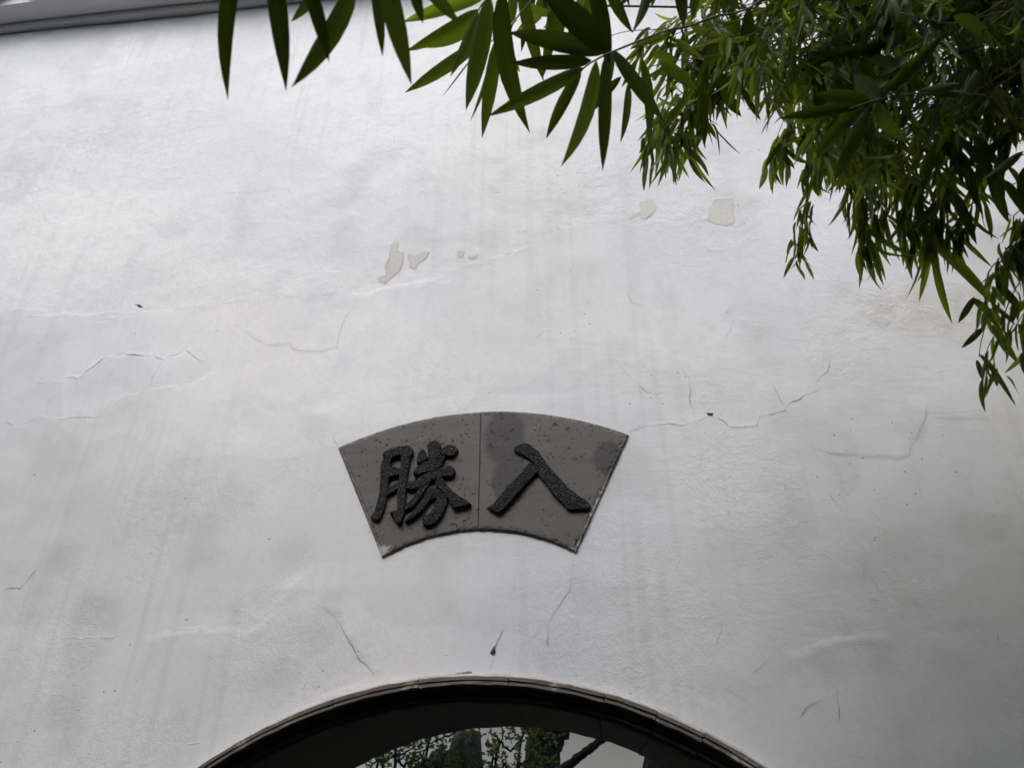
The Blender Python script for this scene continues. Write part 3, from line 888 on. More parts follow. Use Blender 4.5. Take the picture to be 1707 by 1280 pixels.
def stroke(pts, c, parent, k):
    y_top = YS - .0085 - .0005 * k
    q = []
    for px, py in P4(c[0], c[1], pts):
        p = on_y(px, py, y_top + .002); q.append(Vector((p.x, p.z)))
    n = len(q); sm = []
    for i in range(n):
        p0, p1, p2, p3 = q[i-1], q[i], q[(i+1) % n], q[(i+2) % n]
        for s in range(3):
            t = s / 3
            sm.append(.5 * (2*p1 + (p2-p0)*t + (2*p0-5*p1+4*p2-p3)*t*t + (3*p1-p0-3*p2+p3)*t**3))
    area = sum(a.x*b.y - b.x*a.y for a, b in zip(sm, sm[1:] + sm[:1]))
    if area < 0: sm.reverse()
    N = len(sm)
    def off(d):
        o = []
        for i in range(N):
            t = (sm[(i+1) % N] - sm[i-1])
            if t.length < 1e-9: t = Vector((1, 0))
            t.normalize(); o.append(sm[i] + Vector((-t.y, t.x)) * d)
        return o
    bm = bmesh.new()
    rings = []
    for d, yy in ((-.0012, .0), (-.0003, y_top + .0045), (.0008, y_top + .0012), (.0024, y_top)):
        rings.append([bm.verts.new((p.x, yy, p.y)) for p in off(d)])
    for a, b in zip(rings[:-1], rings[1:]):
        for i in range(N): bm.faces.new((a[i], a[(i+1) % N], b[(i+1) % N], b[i]))
    tv, _, tf, _, _, _ = delaunay_2d_cdt(off(.0024), [], [list(range(N))], 1, 1e-6)
    tb = [bm.verts.new((p.x, y_top, p.y)) for p in tv]
    for t_ in tf:
        try: bm.faces.new([tb[i] for i in t_])
        except ValueError: pass
    bmesh.ops.recalc_face_normals(bm, faces=bm.faces)
    me = bpy.data.meshes.new('stroke'); bm.to_mesh(me); bm.free()
    return link('stroke', me, M['grit'], parent)
for strokes, c, lab in ((SHENG, c2, 'raised black character 勝'), (RU, c3, 'raised black character 入')):
    # first stroke carries the character; the other strokes are its pieces
    ch = empty('character', (0, 0, 0)); ch.parent = plaque; ch.matrix_parent_inverse = PI_
    ch['label'] = lab
    for k, s in enumerate(strokes): stroke(s, c, ch, (k * 5) % 7)

# ------------------------------------------------------------------ bamboo
PROF = [(0, .04), (.025, .24), (.07, .55), (.16, .84), (.30, .98), (.46, 1.0), (.61, .90), (.75, .69), (.87, .40), (.95, .16), (1, 0.01)]
def leaf_mesh(droop, sickle, fold, twist, wave):
    """unit leaf: x across (-.5...5), y along 0..1, z normal"""
    v = []; fs = []; uv = []
    for i, (t, w) in enumerate(PROF):
        cx = sickle * 4 * t * (1 - t) * .5 if True else 0
        z = -droop * t * t + wave * math.sin(t * 7)*.02
        a = twist * (t - .3)
        for s in (-1, 0, 1):
            lx = s * w * .5; lz = abs(s) * w * .5 * fold
            v.append((cx + (lx * math.cos(a)), t, z + (lz + lx * math.sin(a)) * .15)); uv.append((t, .5 + .5 * s))
    for i in range(len(PROF) - 1):
        for s in (0, 1):
            a = i * 3 + s; fs.append((a, a + 1, a + 4, a + 3))
    me = mesh('leaf', v, fs, True)
    ul = me.uv_layers.new(name='UVMap')
    for p in me.polygons:
        for li in p.loop_indices: ul.data[li].uv = uv[me.loops[li].vertex_index]
    return me
VAR = [leaf_mesh(d, s, f_, tw, wv) for d, s, f_, tw, wv in
       [(.05, .0, .5, .3, 0), (.12, .5, .7, -.4, 1), (.2, -.5, .4, .8, 0), (.0, .3, .9, -.8, 1), (.3, .2, .6, .5, 0), (.1, -.3, .3, 1.2, 1), (.38, -.2, .8, -.6, 1), (.16, .8, .5, .2, 0)]]
VARB = [m_.copy() for m_ in VAR]
VARO = [m_.copy() for m_ in VAR]; VARY = [m_.copy() for m_ in VAR]
for m_ in VARO: m_.materials.append(M['leaf_shaded'])
for m_ in VARY: m_.materials.append(M['leaf_lit'])
for m_ in VAR: m_.materials.append(M['leaf'])
for m_ in VARB: m_.materials.append(M['leaf_back'])

def leaf_matrix(base, tip, width, nrm):
    d = tip - base; L = d.length; d = d / L
    n = (nrm - d * nrm.dot(d))
    if n.length < 1e-4: n = d.orthogonal()
    n.normalize(); s = d.cross(n)
    return Matrix(((s.x*width, d.x*L, n.x*L, base.x), (s.y*width, d.y*L, n.y*L, base.y), (s.z*width, d.z*L, n.z*L, base.z), (0, 0, 0, 1)))

class Bamboo:
    def __init__(s, loc, label, lean, height):
        s.root = empty('bamboo', loc)
        tag(s.root, label, 'bamboo', 'bamboo beside the garden wall')
        s.inv = inv_of(s.root); s.loc = Vector(loc); s.count = 0; s.stuff = []
        n = 26
        s.path = []
        for i in range(n + 1):
            t = i / n
            s.path.append(s.loc + Vector((lean[0] * t**2.2, lean[1] * t**2.2, height * (t - .10 * t**3))))
        rad = [.017 * (1 - .6 * (i / n)) for i in range(n + 1)]
        pts = []; rr = []
        for i in range(n + 1):           # swollen nodes
            pts += [s.path[i] - Vector((0, 0, .006)), s.path[i], s.path[i] + Vector((0, 0, .006))] if i not in (0, n) else [s.path[i]]
            rr += [rad[i], rad[i] * 1.22, rad[i]] if i not in (0, n) else [rad[i]]
        mb = MB(); mb.tube(pts, rr, 10); mb.build('culm', M['culm'], s.root, s.inv, True)
    def culm_at(s, z):
        return min(s.path, key=lambda p: abs(p.z - z))
    def branch(s, pts, r0=.0018, r1=.0007, from_culm=True):
        pts = [Vector(p) for p in pts]
        if from_culm:
            c = s.culm_at(pts[0].z + .25)
            mid = c.lerp(pts[0], .55) + Vector((0, 0, .12))
            pts = [c, mid] + pts
        pp = smooth_path(pts, 5); n = len(pp)
        mb = MB(); mb.tube(pp, [r0 + (r1 - r0) * i / (n - 1) for i in range(n)], 5)
        return mb.build('branch', M['twig'], s.root, s.inv, True), pp
    def leaf(s, br, base, tip, width, nrm, var=None, back=False):
        k = random.randrange(8) if var is None else var
        mx = leaf_matrix(base, tip, width, nrm)
        if s.count < 300:
            o = link('leaf', {True: VARB, False: VAR, 'shaded': VARO, 'lit': VARY}[back][k], None, br); o.matrix_parent_inverse = Matrix.Identity(4)
            o.matrix_basis = mx; s.count += 1
        else:
            s.stuff.append((k, mx, back))
    def finish(s):
        if not s.stuff: return
        v = []; fs = []; uv = []
        for k, mx, back in s.stuff:
            b = len(v)
            for q in VAR[k].vertices: v.append(tuple(mx @ q.co))
            for p in VAR[k].polygons: fs.append(tuple(b + i for i in p.vertices))
        me = mesh('foliage', v, fs, True)
        ul = me.uv_layers.new(name='UVMap')
        nv = len(PROF) * 3
        us = np.array([[t, .5 + .5 * q] for t, _ in PROF for q in (-1, 0, 1)])
        li = np.zeros(len(me.loops), np.int32); me.loops.foreach_get('vertex_index', li)
        ul.data.foreach_set('uv', us[li % nv].ravel().astype(np.float32))
        o = link('foliage', me, M['leaf_back'], s.root, s.inv); o['kind'] = 'stuff'

def px_leaf(bam, br, b, t, w, depth, ddep=None, tilt=None, var=None, back=False):
    """a leaf whose stalk end and tip are seen at two pixels, w pixels wide"""
    dt = depth + (random.uniform(-.03, .05) if ddep is None else ddep)
    B = at(b[0], b[1], depth); T = at(t[0], t[1], dt)
    tl = random.uniform(-.6, .6) if tilt is None else tilt
    view = (CAM - B).normalized(); ax = (T - B).normalized()
    side = ax.cross(view).normalized()
    nrm = view * math.cos(tl) + side * math.sin(tl)
    wd = .84 * w * depth / FPX / max(.55, math.cos(tl))
    if random.random() < .5: nrm = -nrm
    bam.leaf(br, B, T, wd, nrm, random.choice([0, 0, 1, 3, 4, 7]) if var is None else var, back)

b_near = Bamboo((1.25, -1.75, 0), 'bamboo with the broadest dark green leaves, its sprays overhanging toward the plaque', (-.75, .45), 5.2)
b_mid = Bamboo((1.95, -1.05, 0), 'bamboo with a single open fan of broad leaves before the dense foliage', (-.5, .2), 5.0)
b_far = [Bamboo((2.15, -.62, 0), 'bamboo with a dense dark mass of small leaves hanging close to the wall', (-.6, .05), 4.6),
         Bamboo((2.55, -.40, 0), 'bamboo with long drooping twigs trailing low in front of the beige stain', (-.7, .0), 4.4),
         Bamboo((1.75, -.45, 0), 'bamboo with a separate brown-tipped hanging clump nearest the gate side', (-.35, .05), 4.8)]

# --- broad leaves in front, top row
br, _ = b_near.branch([at(760, -150, .80), at(640, -90, .70), at(520, -70, .64), at(400, -85, .62)], .0022, .001)
for b, t, w, d, tl, vr in [((404,-85),(373,157),32,.62,.2,7), ((450,-75),(479,149),38,.63,-.2,0), ((592,-30),(487,149),40,.64,.1,1), ((500,-60),(553,106),30,.60,.4,0),
                   ((632,-75),(684,139),42,.62,.1,0), ((618,-50),(641,97),22,.66,.4,0), ((540,-25),(486,38),20,.70,.3,0), ((600,-50),(584,12),18,.68,.3,0),
                   ((685,-40),(704,39),24,.66,.3,0), ((690,-50),(767,43),28,.64,.2,0), ((670,-30),(662,8),14,.7,.3,0)]:
    px_leaf(b_near, br, b, t, w, d, .01, tl, vr, 'shaded')
# --- brighter fan further back
br, _ = b_near.branch([at(960, -130, 1.1), at(880, -60, 1.02), at(812, -2, .96), at(790, 32, .95)], .002, .0009)
for b, t, w, d, tl, vr in [((808,-4),(668,36),26,.96,.3,0), ((797,16),(682,93),26,.95,.2,4), ((800,35),(714,83),26,1.0,.6,0), ((797,20),(753,130),20,.93,.5,0),
                   ((815,-8),(779,187),38,.90,.3,0), ((838,-15),(875,216),40,.90,.2,7), ((800,70),(676,157),26,.97,.3,0)]:
    px_leaf(b_near, br, b, t, w, d, .02, tl, vr, 'lit' if w < 27 else False)
br, _ = b_near.branch([at(905, -20, 1.02), at(860, 35, .99), at(828, 62, .97), at(785, 98, .96)], .0016, .0006)
for b, t, w, d, tl, vr in [((829,64),(804,232),28,.95,.1,0), ((826,62),(790,205),8,.99,1.2,0), ((786,98),(738,161),3,.96,0,0), ((832,70),(868,120),16,1.0,.5,0)]:
    px_leaf(b_near, br, b, t, w, d, .02, tl, vr, 'lit')
# leaves behind, hanging from the top edge
br, _ = b_near.branch([at(1080, -120, 1.3), at(980, -60, 1.22), at(860, -30, 1.15)], .002, .0009)
for b, t, w in [((868,-30),(903,137),26), ((925,-20),(908,132),24), ((890,-20),(868,88),20), ((950,-30),(925,75),24), ((975,-20),(940,62),26), ((985,-10),(962,72),22),
                ((905,20),(860,55),18), ((1000,-25),(985,60),22), ((900,-30),(925,60),22), ((880,5),(930,38),16), ((858,-20),(848,60),20), ((960,10),(905,48),18), ((1005,10),(1000,75),18), ((940,-30),(955,50),20), ((870,-20),(885,60),24), ((915,-25),(888,45),22)]:
    px_leaf(b_near, br, b, t, w, random.uniform(1.08, 1.25), .03, None, None, random.choice([False, 'lit', 'shaded']))
# --- the dark spray in the centre
br, _ = b_near.branch([at(1330, -60, 1.0), at(1180, 32, .92), at(1110, 52, .89), at(1028, 84, .86), at(990, 102, .85), at(968, 118, .85)], .0020, .0011)
for b, t, w, d, dd, tl, vr in [((1010,88),(846,52),38,.84,.0,.25,0), ((1012,84),(902,-22),50,.82,-.03,.35,0), ((986,101),(851,107),28,.85,.0,.2,0), ((974,113),(814,196),30,.85,.03,.2,0),
                       ((969,118),(908,231),24,.86,.03,.4,0), ((994,101),(938,284),30,.84,.02,.15,7), ((1009,93),(1006,287),27,.84,.02,.15,0), ((985,-45),(1019,120),34,.86,.02,.3,0),
                       ((1036,128),(962,206),18,.98,.03,.2,0), ((1022,84),(1090,209),26,.83,.0,.6,2), ((1020,86),(1012,150),20,.9,.0,.6,0)]:
    px_leaf(b_near, br, b, t, w, d, dd, tl, vr, 'shaded' if (t[1] < 110 or t[0] > 1000) else False)
br, _ = b_near.branch([at(1240, -90, .95), at(1140, -60, .92), at(1010, -40, .9)], .0018, .0008)
for b, t, w in [((1010,-45),(1054,56),24), ((1082,-50),(1070,62),20), ((1128,-55),(1138,54),26), ((1050,-40),(1034,18),12), ((1100,-40),(1085,14),14), ((1170,-60),(1152,36),24), ((1195,-60),(1215,24),22), ((1030,-40),(1046,14),10)]:
    px_leaf(b_near, br, b, t, w, .9, .02, None, None, 'shaded')
br, _ = b_near.branch([at(1200, 36, 1.0), at(1110, 48, .99), at(1050, 52, .98), at(1018, 60, .97)], .0010, .0005)

# --- the mid group and the open fan
br, _ = b_mid.branch([at(1420, 60, 1.12), at(1250, 88, 1.08), at(1150, 98, 1.05), at(1080, 112, 1.04)], .0016, .0007)
for b, t, w in [((1110,58),(1050,85),16), ((1125,66),(1175,96),18), ((1070,98),(1081,247),24), ((1048,138),(1031,240),18), ((1100,102),(1166,152),28), ((1158,148),(1098,216),18),
                ((1180,108),(1160,226),18), ((1200,50),(1148,152),30), ((1232,30),(1192,132),30), ((1250,10),(1238,147),34), ((1203,122),(1241,194),28), ((1236,142),(1267,203),14),
                ((1176,136),(1175,247),16), ((1090,90),(1128,100),20), ((1060,100),(1042,150),14), ((1140,55),(1120,120),14), ((1215,90),(1180,170),20), ((1260,60),(1290,150),24), ((1150,40),(1210,70),18), ((1130,110),(1075,130),16)]:
    px_leaf(b_mid, br, b, t, w * .85, random.uniform(.98, 1.12), .02, None, None, random.choice([False, False, 'lit', 'shaded']))
br, _ = b_mid.branch([at(1760, 172, .98), at(1640, 160, .94), at(1540, 156, .91), at(1470, 165, .89), at(1415, 182, .89)], .0017, .0008)
for b, t, w, tl, vr in [((1452,169),(1357,156),28,.2,0), ((1432,178),(1300,196),22,.2,0), ((1462,166),(1424,122),34,.1,0), ((1442,180),(1360,264),30,.2,1), ((1447,178),(1391,306),28,.2,0),
                        ((1462,170),(1511,242),28,.2,1), ((1468,158),(1582,54),26,.3,0), ((1480,135),(1420,160),20,.6,0), ((1600,140),(1528,162),18,.4,6), ((1610,155),(1545,158),14,.5,0), ((1500,110),(1445,95),22,.3,0), ((1520,90),(1462,128),18,.6,0)]:
    px_leaf(b_mid, br, b, t, w, .89, .02, tl, vr)
br, _ = b_mid.branch([at(1800, 30, 1.0), at(1680, 20, .97), at(1590, 40, .95), at(1500, 22, .95)], .0016, .0008)
for k in range(34):
    px = random.uniform(1360, 1700); py = random.uniform(-30, 120)
    a = random.uniform(.2, 2.9)
    L = random.uniform(70, 120)
    px_leaf(b_mid, br, (px, py), (px + math.cos(a) * L, py + math.sin(a) * L), random.uniform(16, 28), random.uniform(.92, 1.1))
br, _ = b_mid.branch([at(1820, 200, 1.03), at(1720, 210, 1.02), at(1640, 250, 1.01), at(1600, 290, 1.01)], .0014, .0007)
for k in range(22):
    px = random.uniform(1560, 1720); py = random.uniform(150, 330)
    a = random.uniform(.5, 2.6); L = random.uniform(60, 110)
    px_leaf(b_mid, br, (px, py), (px + math.cos(a) * L, py + math.sin(a) * L), random.uniform(14, 24), random.uniform(.95, 1.1))

# --- hanging foliage behind
def strand(bam, path, nodes, per, L, spread=.55, width=.012, from_culm=True, back=True):
    br, pp = bam.branch(path, .0014, .0005, from_culm)
    n0 = 10 if from_culm else 0
    pp = pp[n0:]
    for i in range(nodes):
        t = (i + random.random() * .6) / nodes
        k = min(int(t * (len(pp) - 1)), len(pp) - 2)
        p = pp[k].lerp(pp[k + 1], t * (len(pp) - 1) - k)
        tg = (pp[k + 1] - pp[k]).normalized()
        m = per + random.randint(-1, 1)
        if i == nodes - 1: m += 2
        for j in range(m):
            rd = Vector((random.gauss(0, 1), random.gauss(0, .8), random.gauss(0, .45)))
            d = (Vector((0, 0, -1)) + rd * spread + tg * .5).normalized()
            ln = L * random.uniform(.65, 1.15)
            nr = Vector((random.gauss(0, 1), random.gauss(-.6, 1), random.gauss(0, .5)))
            q = p + d * .008 + Vector((random.gauss(0, .006), random.gauss(0, .006), random.gauss(0, .006)))
            bam.leaf(br, q, q + d * ln, width * random.uniform(.75, 1.3), nr, None, back)

def S(bam, pts, nodes, per, L=.085, **kw):
    k = .78                                  # how far out from the wall the sprays hang
    kw['width'] = kw.get('width', .012) * k
    strand(bam, [at(p[0], p[1], p[2] * k) for p in pts], nodes, per, L * k, **kw)

A, Bm, Cc = b_far[2], b_far[0], b_far[1]
# brown-tipped clump
for pts, nd in [([(1330,60,1.62),(1230,100,1.58),(1160,150,1.55),(1120,215,1.53),(1108,262,1.53)], 8), ([(1300,80,1.64),(1200,140,1.6),(1150,200,1.58),(1142,258,1.58)], 7),
                ([(1260,60,1.6),(1170,130,1.56),(1100,190,1.54),(1074,250,1.54)], 7), ([(1280,20,1.68),(1200,70,1.65),(1140,130,1.62),(1090,200,1.62)], 7),
                ([(1300,40,1.6),(1240,100,1.6),(1190,160,1.6),(1165,225,1.6)], 6), ([(1290,70,1.6),(1220,130,1.58),(1130,180,1.56),(1096,238,1.56)], 7),
                ([(1310,60,1.66),(1240,110,1.62),(1175,165,1.6),(1130,240,1.6)], 7)]:
    S(A, pts, nd, 6, .092, spread=.55, width=.0092)
S(A, [(1400,90,1.75),(1330,160,1.7),(1297,225,1.68),(1288,275,1.68)], 7, 5, .072, spread=.36)
S(A, [(1420,110,1.7),(1345,170,1.67),(1310,220,1.65),(1302,262,1.65)], 7, 5, .072, spread=.36)
# trailing strands
S(Bm, [(1430,170,1.6),(1375,250,1.57),(1345,330,1.55),(1335,390,1.55),(1325,432,1.55)], 11, 4, .056, spread=.28, width=.008)
S(Bm, [(1420,200,1.62),(1360,280,1.6),(1340,350,1.58),(1330,400,1.58)], 9, 4, .058, spread=.3, width=.008)
S(Bm, [(1400,190,1.6),(1350,250,1.58),(1340,310,1.56)], 7, 5, .06, spread=.35, width=.009)
for pts, nd in [([(1500,180,1.55),(1450,270,1.5),(1435,350,1.48),(1448,412,1.47)], 9), ([(1540,200,1.58),(1480,290,1.55),(1468,370,1.53)], 8), ([(1470,190,1.6),(1420,270,1.56),(1418,340,1.55)], 8),
                ([(1560,220,1.52),(1510,320,1.5),(1505,385,1.48)], 8), ([(1620,240,1.5),(1570,330,1.46),(1552,400,1.44)], 8), ([(1590,230,1.55),(1530,310,1.52),(1528,375,1.5)], 8)]:
    S(Bm, pts, nd, 5, .105, spread=.42, width=.0095)
for pts, nd in [([(1700,260,1.48),(1620,340,1.44),(1590,390,1.43)], 8), ([(1790,280,1.48),(1720,350,1.44),(1682,430,1.42)], 8), ([(1780,330,1.46),(1700,390,1.42),(1660,440,1.4)], 8)]:
    S(Cc, pts, nd, 5, .08, spread=.42, width=.0085)
S(Cc, [(1760,320,1.45),(1690,400,1.4),(1655,465,1.37),(1642,525,1.35)], 9, 4, .064, spread=.38, width=.009)
S(Cc, [(1780,380,1.42),(1700,470,1.37),(1668,540,1.34),(1645,585,1.33),(1648,625,1.32)], 9, 3, .058, spread=.34, width=.008)
S(Cc, [(1800,400,1.4),(1735,480,1.36),(1695,540,1.34)], 8, 4, .066, spread=.4, width=.010)
S(Cc, [(1810,440,1.38),(1750,520,1.34),(1705,590,1.32)], 7, 4, .066, spread=.4, width=.010)
# the big single leaves at the end of the trailing twigs
br, _ = Bm.branch([at(1600, 350, 1.21), at(1570, 390, 1.17), at(1552, 412, 1.155)], .0014, .0008)
for b, t, w, vr in [((1553,408),(1664,512),20,1), ((1551,412),(1533,504),12,0), ((1556,414),(1579,543),14,4), ((1548,400),(1560,440),10,0)]:
    px_leaf(Bm, br, b, t, w, 1.155, .0, .2, vr)
br, _ = Cc.branch([at(1700, 440, 1.11), at(1660, 500, 1.09), at(1638, 560, 1.085), at(1632, 595, 1.085)], .0012, .0006)
for b, t, w, vr in [((1632,590),(1694,674),10,1), ((1622,497),(1662,532),14,0), ((1624,495),(1597,540),13,0), ((1640,545),(1602,582),12,0), ((1650,540),(1700,608),14,0), ((1628,600),(1640,637),9,0), ((1660,470),(1707,520),16,0)]:
    px_leaf(Cc, br, b, t, w, 1.085, .0, .2, vr)
for k in range(9):                       # loose twigs between the dark spray and the clump
    px, py = random.uniform(1075, 1230), random.uniform(10, 110)
    S(A, [(px + 130, py - 45, 1.62), (px + 50, py - 12, 1.58), (px, py + 8, 1.55), (px - 22, py + 30, 1.55)], 5, 4, .085, spread=.6, width=.0095)
# the dense mass
def inside(px, py):
    poly = [(1180,-120),(1170,60),(1205,110),(1260,120),(1300,190),(1345,270),(1420,310),(1500,330),(1580,340),(1650,340),(1720,430),(1900,420),(1900,-120)]
    c = False
    for (x1, y1), (x2, y2) in zip(poly, poly[1:] + poly[:1]):
        if (y1 > py) != (y2 > py) and px < (x2 - x1) * (py - y1) / (y2 - y1) + x1: c = not c
    return c
n = 0
while n < 160:
    px, py = random.uniform(1190, 1850), random.uniform(-110, 380)
    if not inside(px, py) or px > 1780 or (px > 1560 and py > 210) or (px > 1400 and py > 290): continue
    d = random.uniform(.96, 1.28)
    bam = Bm if n % 5 < 2 else (Cc if n % 5 < 3 else A)
    p = at(px, py, d)
    st_ = p + Vector((random.uniform(.09, .25), random.uniform(-.08, .08), random.uniform(.04, .16)))
    if p.y > -.06 or st_.y > -.03: continue
    en = p + Vector((random.uniform(-.08, .0), random.uniform(-.04, .025), -random.uniform(.025, .07)))
    if not inside(*to_px(en)[:2]): continue
    strand(bam, [st_, p, en], random.randint(4, 6), 5, random.uniform(.051, .074), .55, .0065, from_culm=(n % 3 == 0))
    n += 1
# unseen leaf masses, added above and to the right to shade the wall
def shade_grove(bam, n, box):
    """simple leaves, joined into one part"""
    v = []; fs = []; uv = []
    for k in range(n):
        p = Vector([random.uniform(*b) for b in box])
        q = to_px(p)
        if q[2] > 0 and -60 < q[0] < 1745 and -60 < q[1] < 1360: continue
        for j in range(6):
            d = Vector((random.gauss(0, .7), random.gauss(0, .7), -.8 + random.gauss(0, .4))).normalized() * random.uniform(.09, .15)
            b0 = p + Vector((random.gauss(0, .05), min(random.gauss(0, .05), .05), random.gauss(0, .05)))
            if b0.y > -.03: b0.y = -.03
            qa, qb = to_px(b0), to_px(b0 + d)
            if any(q_[2] > -.2 and (q_[2] < .12 or (-40 < q_[0] < 1740 and -40 < q_[1] < 1340)) for q_ in (qa, qb)): continue
            sd = d.cross(Vector((random.gauss(0, 1), random.gauss(0, 1), random.gauss(0, 1)))).normalized() * .0085
            m = len(v)
            v += [b0, b0 + d * .3 + sd, b0 + d * .3 - sd, b0 + d * .7 + sd * .7, b0 + d * .7 - sd * .7, b0 + d]
            uv += [(0, .5), (.3, 1), (.3, 0), (.7, 1), (.7, 0), (1, .5)]
            fs += [(m, m+2, m+1), (m+1, m+2, m+4, m+3), (m+3, m+4, m+5)]
    me = mesh('foliage', v, fs); ul = me.uv_layers.new(name='UVMap')
    li = np.zeros(len(me.loops), np.int32); me.loops.foreach_get('vertex_index', li)
    ul.data.foreach_set('uv', np.array(uv)[li].ravel().astype(np.float32))
    o = link('foliage', me, M['leaf_back'], bam.root, bam.inv); o['kind'] = 'stuff'
shade_grove(b_far[1], 9000, ((.5, 2.1), (-1.3, -.12), (.15, 2.05)))  # unseen thicket, added to darken the lower right of the wall
shade_grove(b_far[0], 2000, ((1.1, 2.4), (-1.2, -.06), (2.0, 3.3)))
shade_grove(b_mid, 600, ((.8, 2.6), (-2.9, -1.5), (2.4, 3.6)))
shade_grove(b_near, 150, ((.5, 1.6), (-2.9, -1.5), (3.2, 4.4)))
for b in [b_near, b_mid] + b_far: b.finish()

# ------------------------------------------------------------------ cable behind the leaves
mb = MB()
mb.tube([on_y(880, -60, -.16), on_y(905, 6, -.16), on_y(1000, 10, -.16), on_y(1170, 13, -.16), on_y(1700, 22, -.16), on_y(2300, 30, -.16)], .0034, 6)
tag(mb.build('cable', M['cable'], smooth=True), 'thin straight black cable running behind the bamboo leaves', 'cable')

# ------------------------------------------------------------------ garden behind the gate
BY = 4.2
wb = MB()
wb.box(-7, 7, BY, BY + .3, 0, 3.4)
o = wb.build('courtyard_wall', M['white_wall'])
mb = MB(); mb.box(-7, 7, BY - .85, BY - .002, 3.15, 3.25); mb.build('shade_eave', M['tile'], o)  # first box is an unseen overhang added to dim this wall
mb = MB(); mb.box(-7, 7, BY - .3, BY + .5, 3.405, 3.5); mb.build('coping', M['tile'], o)
tag(o, 'plain dim grey wall seen through the gate opening', 'wall')

def tree(name, label, loc, paths, mat, crown_c, crown_r, nleaf, crown_name='crown'):
    t = empty(name, loc); tag(t, label, 'tree')
    iv = inv_of(t)
    for k, (pts, r0, r1, nm) in enumerate(paths):
        pp = smooth_path(pts, 8); n = len(pp)
        mb = MB(); mb.tube([p + Vector((random.uniform(-1, 1), random.uniform(-1, 1), 0)) * .004 for p in pp], [(r0 + (r1 - r0) * i / (n - 1)) * random.uniform(.93, 1.07) for i in range(n)], 12, .14)
        mb.build(nm, mat, t, iv, True)
    v = []; fs = []; uv = []
    for k in range(nleaf):
        d = Vector((random.gauss(0, 1), random.gauss(0, 1), random.gauss(0, 1))).normalized() * random.random()**.4
        p = Vector(crown_c) + Vector((d.x * crown_r[0], d.y * crown_r[1], d.z * crown_r[2]))
        a = Vector((random.gauss(0, 1), random.gauss(0, 1), random.gauss(0, .6))).normalized() * .07
        b = a.cross(Vector((random.gauss(0, 1), random.gauss(0, 1), random.gauss(0, 1)))).normalized() * .03
        n0 = len(v); v += [tuple(p), tuple(p + a * .5 + b), tuple(p + a), tuple(p + a * .5 - b)]; fs.append((n0, n0+1, n0+2, n0+3))
    me = mesh(crown_name, v, fs); me.uv_layers.new(name='UVMap')
    o = link(crown_name, me, M['small_leaf'], t, iv); o['kind'] = 'stuff'
    return t
def bp(px, py, y): return on_y(px, py, y)
TY = 2.0
b0 = bp(898, 1290, TY)
tree('garden_tree', 'dark smooth tree trunk forking under the arch behind the gate', (b0.x, TY, 0),
     [([(b0.x - .02, TY, 0), (b0.x - .03, TY, .8), bp(903, 1285, TY), bp(910, 1235, TY), bp(935, 1190, TY), bp(985, 1100, TY), bp(1000, 950, TY)], .085, .07, 'trunk'),
      ([bp(905, 1262, TY), bp(897, 1225, TY), bp(893, 1190, TY), bp(880, 1100, TY), bp(860, 950, TY)], .05, .045, 'limb'),
      ([bp(880, 1330, TY - .1), bp(938, 1282, TY - .15), bp(972, 1256, TY - .2), bp(1003, 1232, TY - .2), bp(1030, 1205, TY - .2), bp(1070, 1120, TY - .2)], .020, .013, 'bare_branch')],
     M['bark'], (0, 2.2, 4.2), (2.6, 1.5, .8), 2600)
b1 = bp(1100, 1290, 1.25)
tree('old_tree', 'rough furrowed tree trunk standing close behind the right rim of the gate', (b1.x + .03, 1.25, 0),
     [([(b1.x + .05, 1.25, 0), (b1.x + .04, 1.25, 1.0), bp(1112, 1285, 1.25), bp(1112, 1200, 1.25), bp(1115, 1050, 1.25), bp(1115, 800, 1.25)], .085, .07, 'trunk')],
     M['bark_rough'], (1.4, 1.8, 4.0), (1.6, 1.2, .8), 1700)

# limestone rock
rock = empty('scholar_rock', (bp(775, 1280, 1.7).x, 1.7, 0)); tag(rock, 'upright weathered grey limestone rock among shrub twigs behind the gate', 'rock')
def rock_part(name, cx, cy, rx, ry, z0, z1, seed, topx):
    nz, ns = 44, 28; v = []; fs = []
    for i in range(nz + 1):
        t = i / nz
        for k in range(ns):
            a = 2 * math.pi * k / ns
            s = 1 - .08 * t + .30 * float(fbm(np.array([math.cos(a) * 1.3 + 5]), np.array([t * 7 + math.sin(a) * 1.3]), seed, 3)[0]) + .16 * float(fbm(np.array([math.cos(a) * 4 + 9]), np.array([t * 34 + math.sin(a) * 4]), seed + 20, 2)[0])
            s *= 1 if t < .95 else (1 - (t - .95) / .05 * .35)
            v.append((cx + topx * t + math.cos(a) * rx * s + .03 * math.sin(t * 9 + seed), cy + math.sin(a) * ry * s, z0 + (z1 - z0) * t + .015 * random.uniform(-1, 1)))
    for i in range(nz):
        for k in range(ns):
            a = i * ns + k; b = i * ns + (k + 1) % ns; fs.append((a, b, b + ns, a + ns))
    fs.append(tuple(nz * ns + k for k in range(ns)))
    link(name, mesh(name, v, fs, True), M['rock'], rock, inv_of(rock))
rp = bp(782, 1219, 1.7)
rock_part('peak', rp.x, 1.7, .085, .075, 0, rp.z, 3, 0.0)
rs = bp(752, 1252, 1.64)
rock_part('shoulder', rs.x, 1.62, .085, .07, 0, rs.z, 9, 0.0)

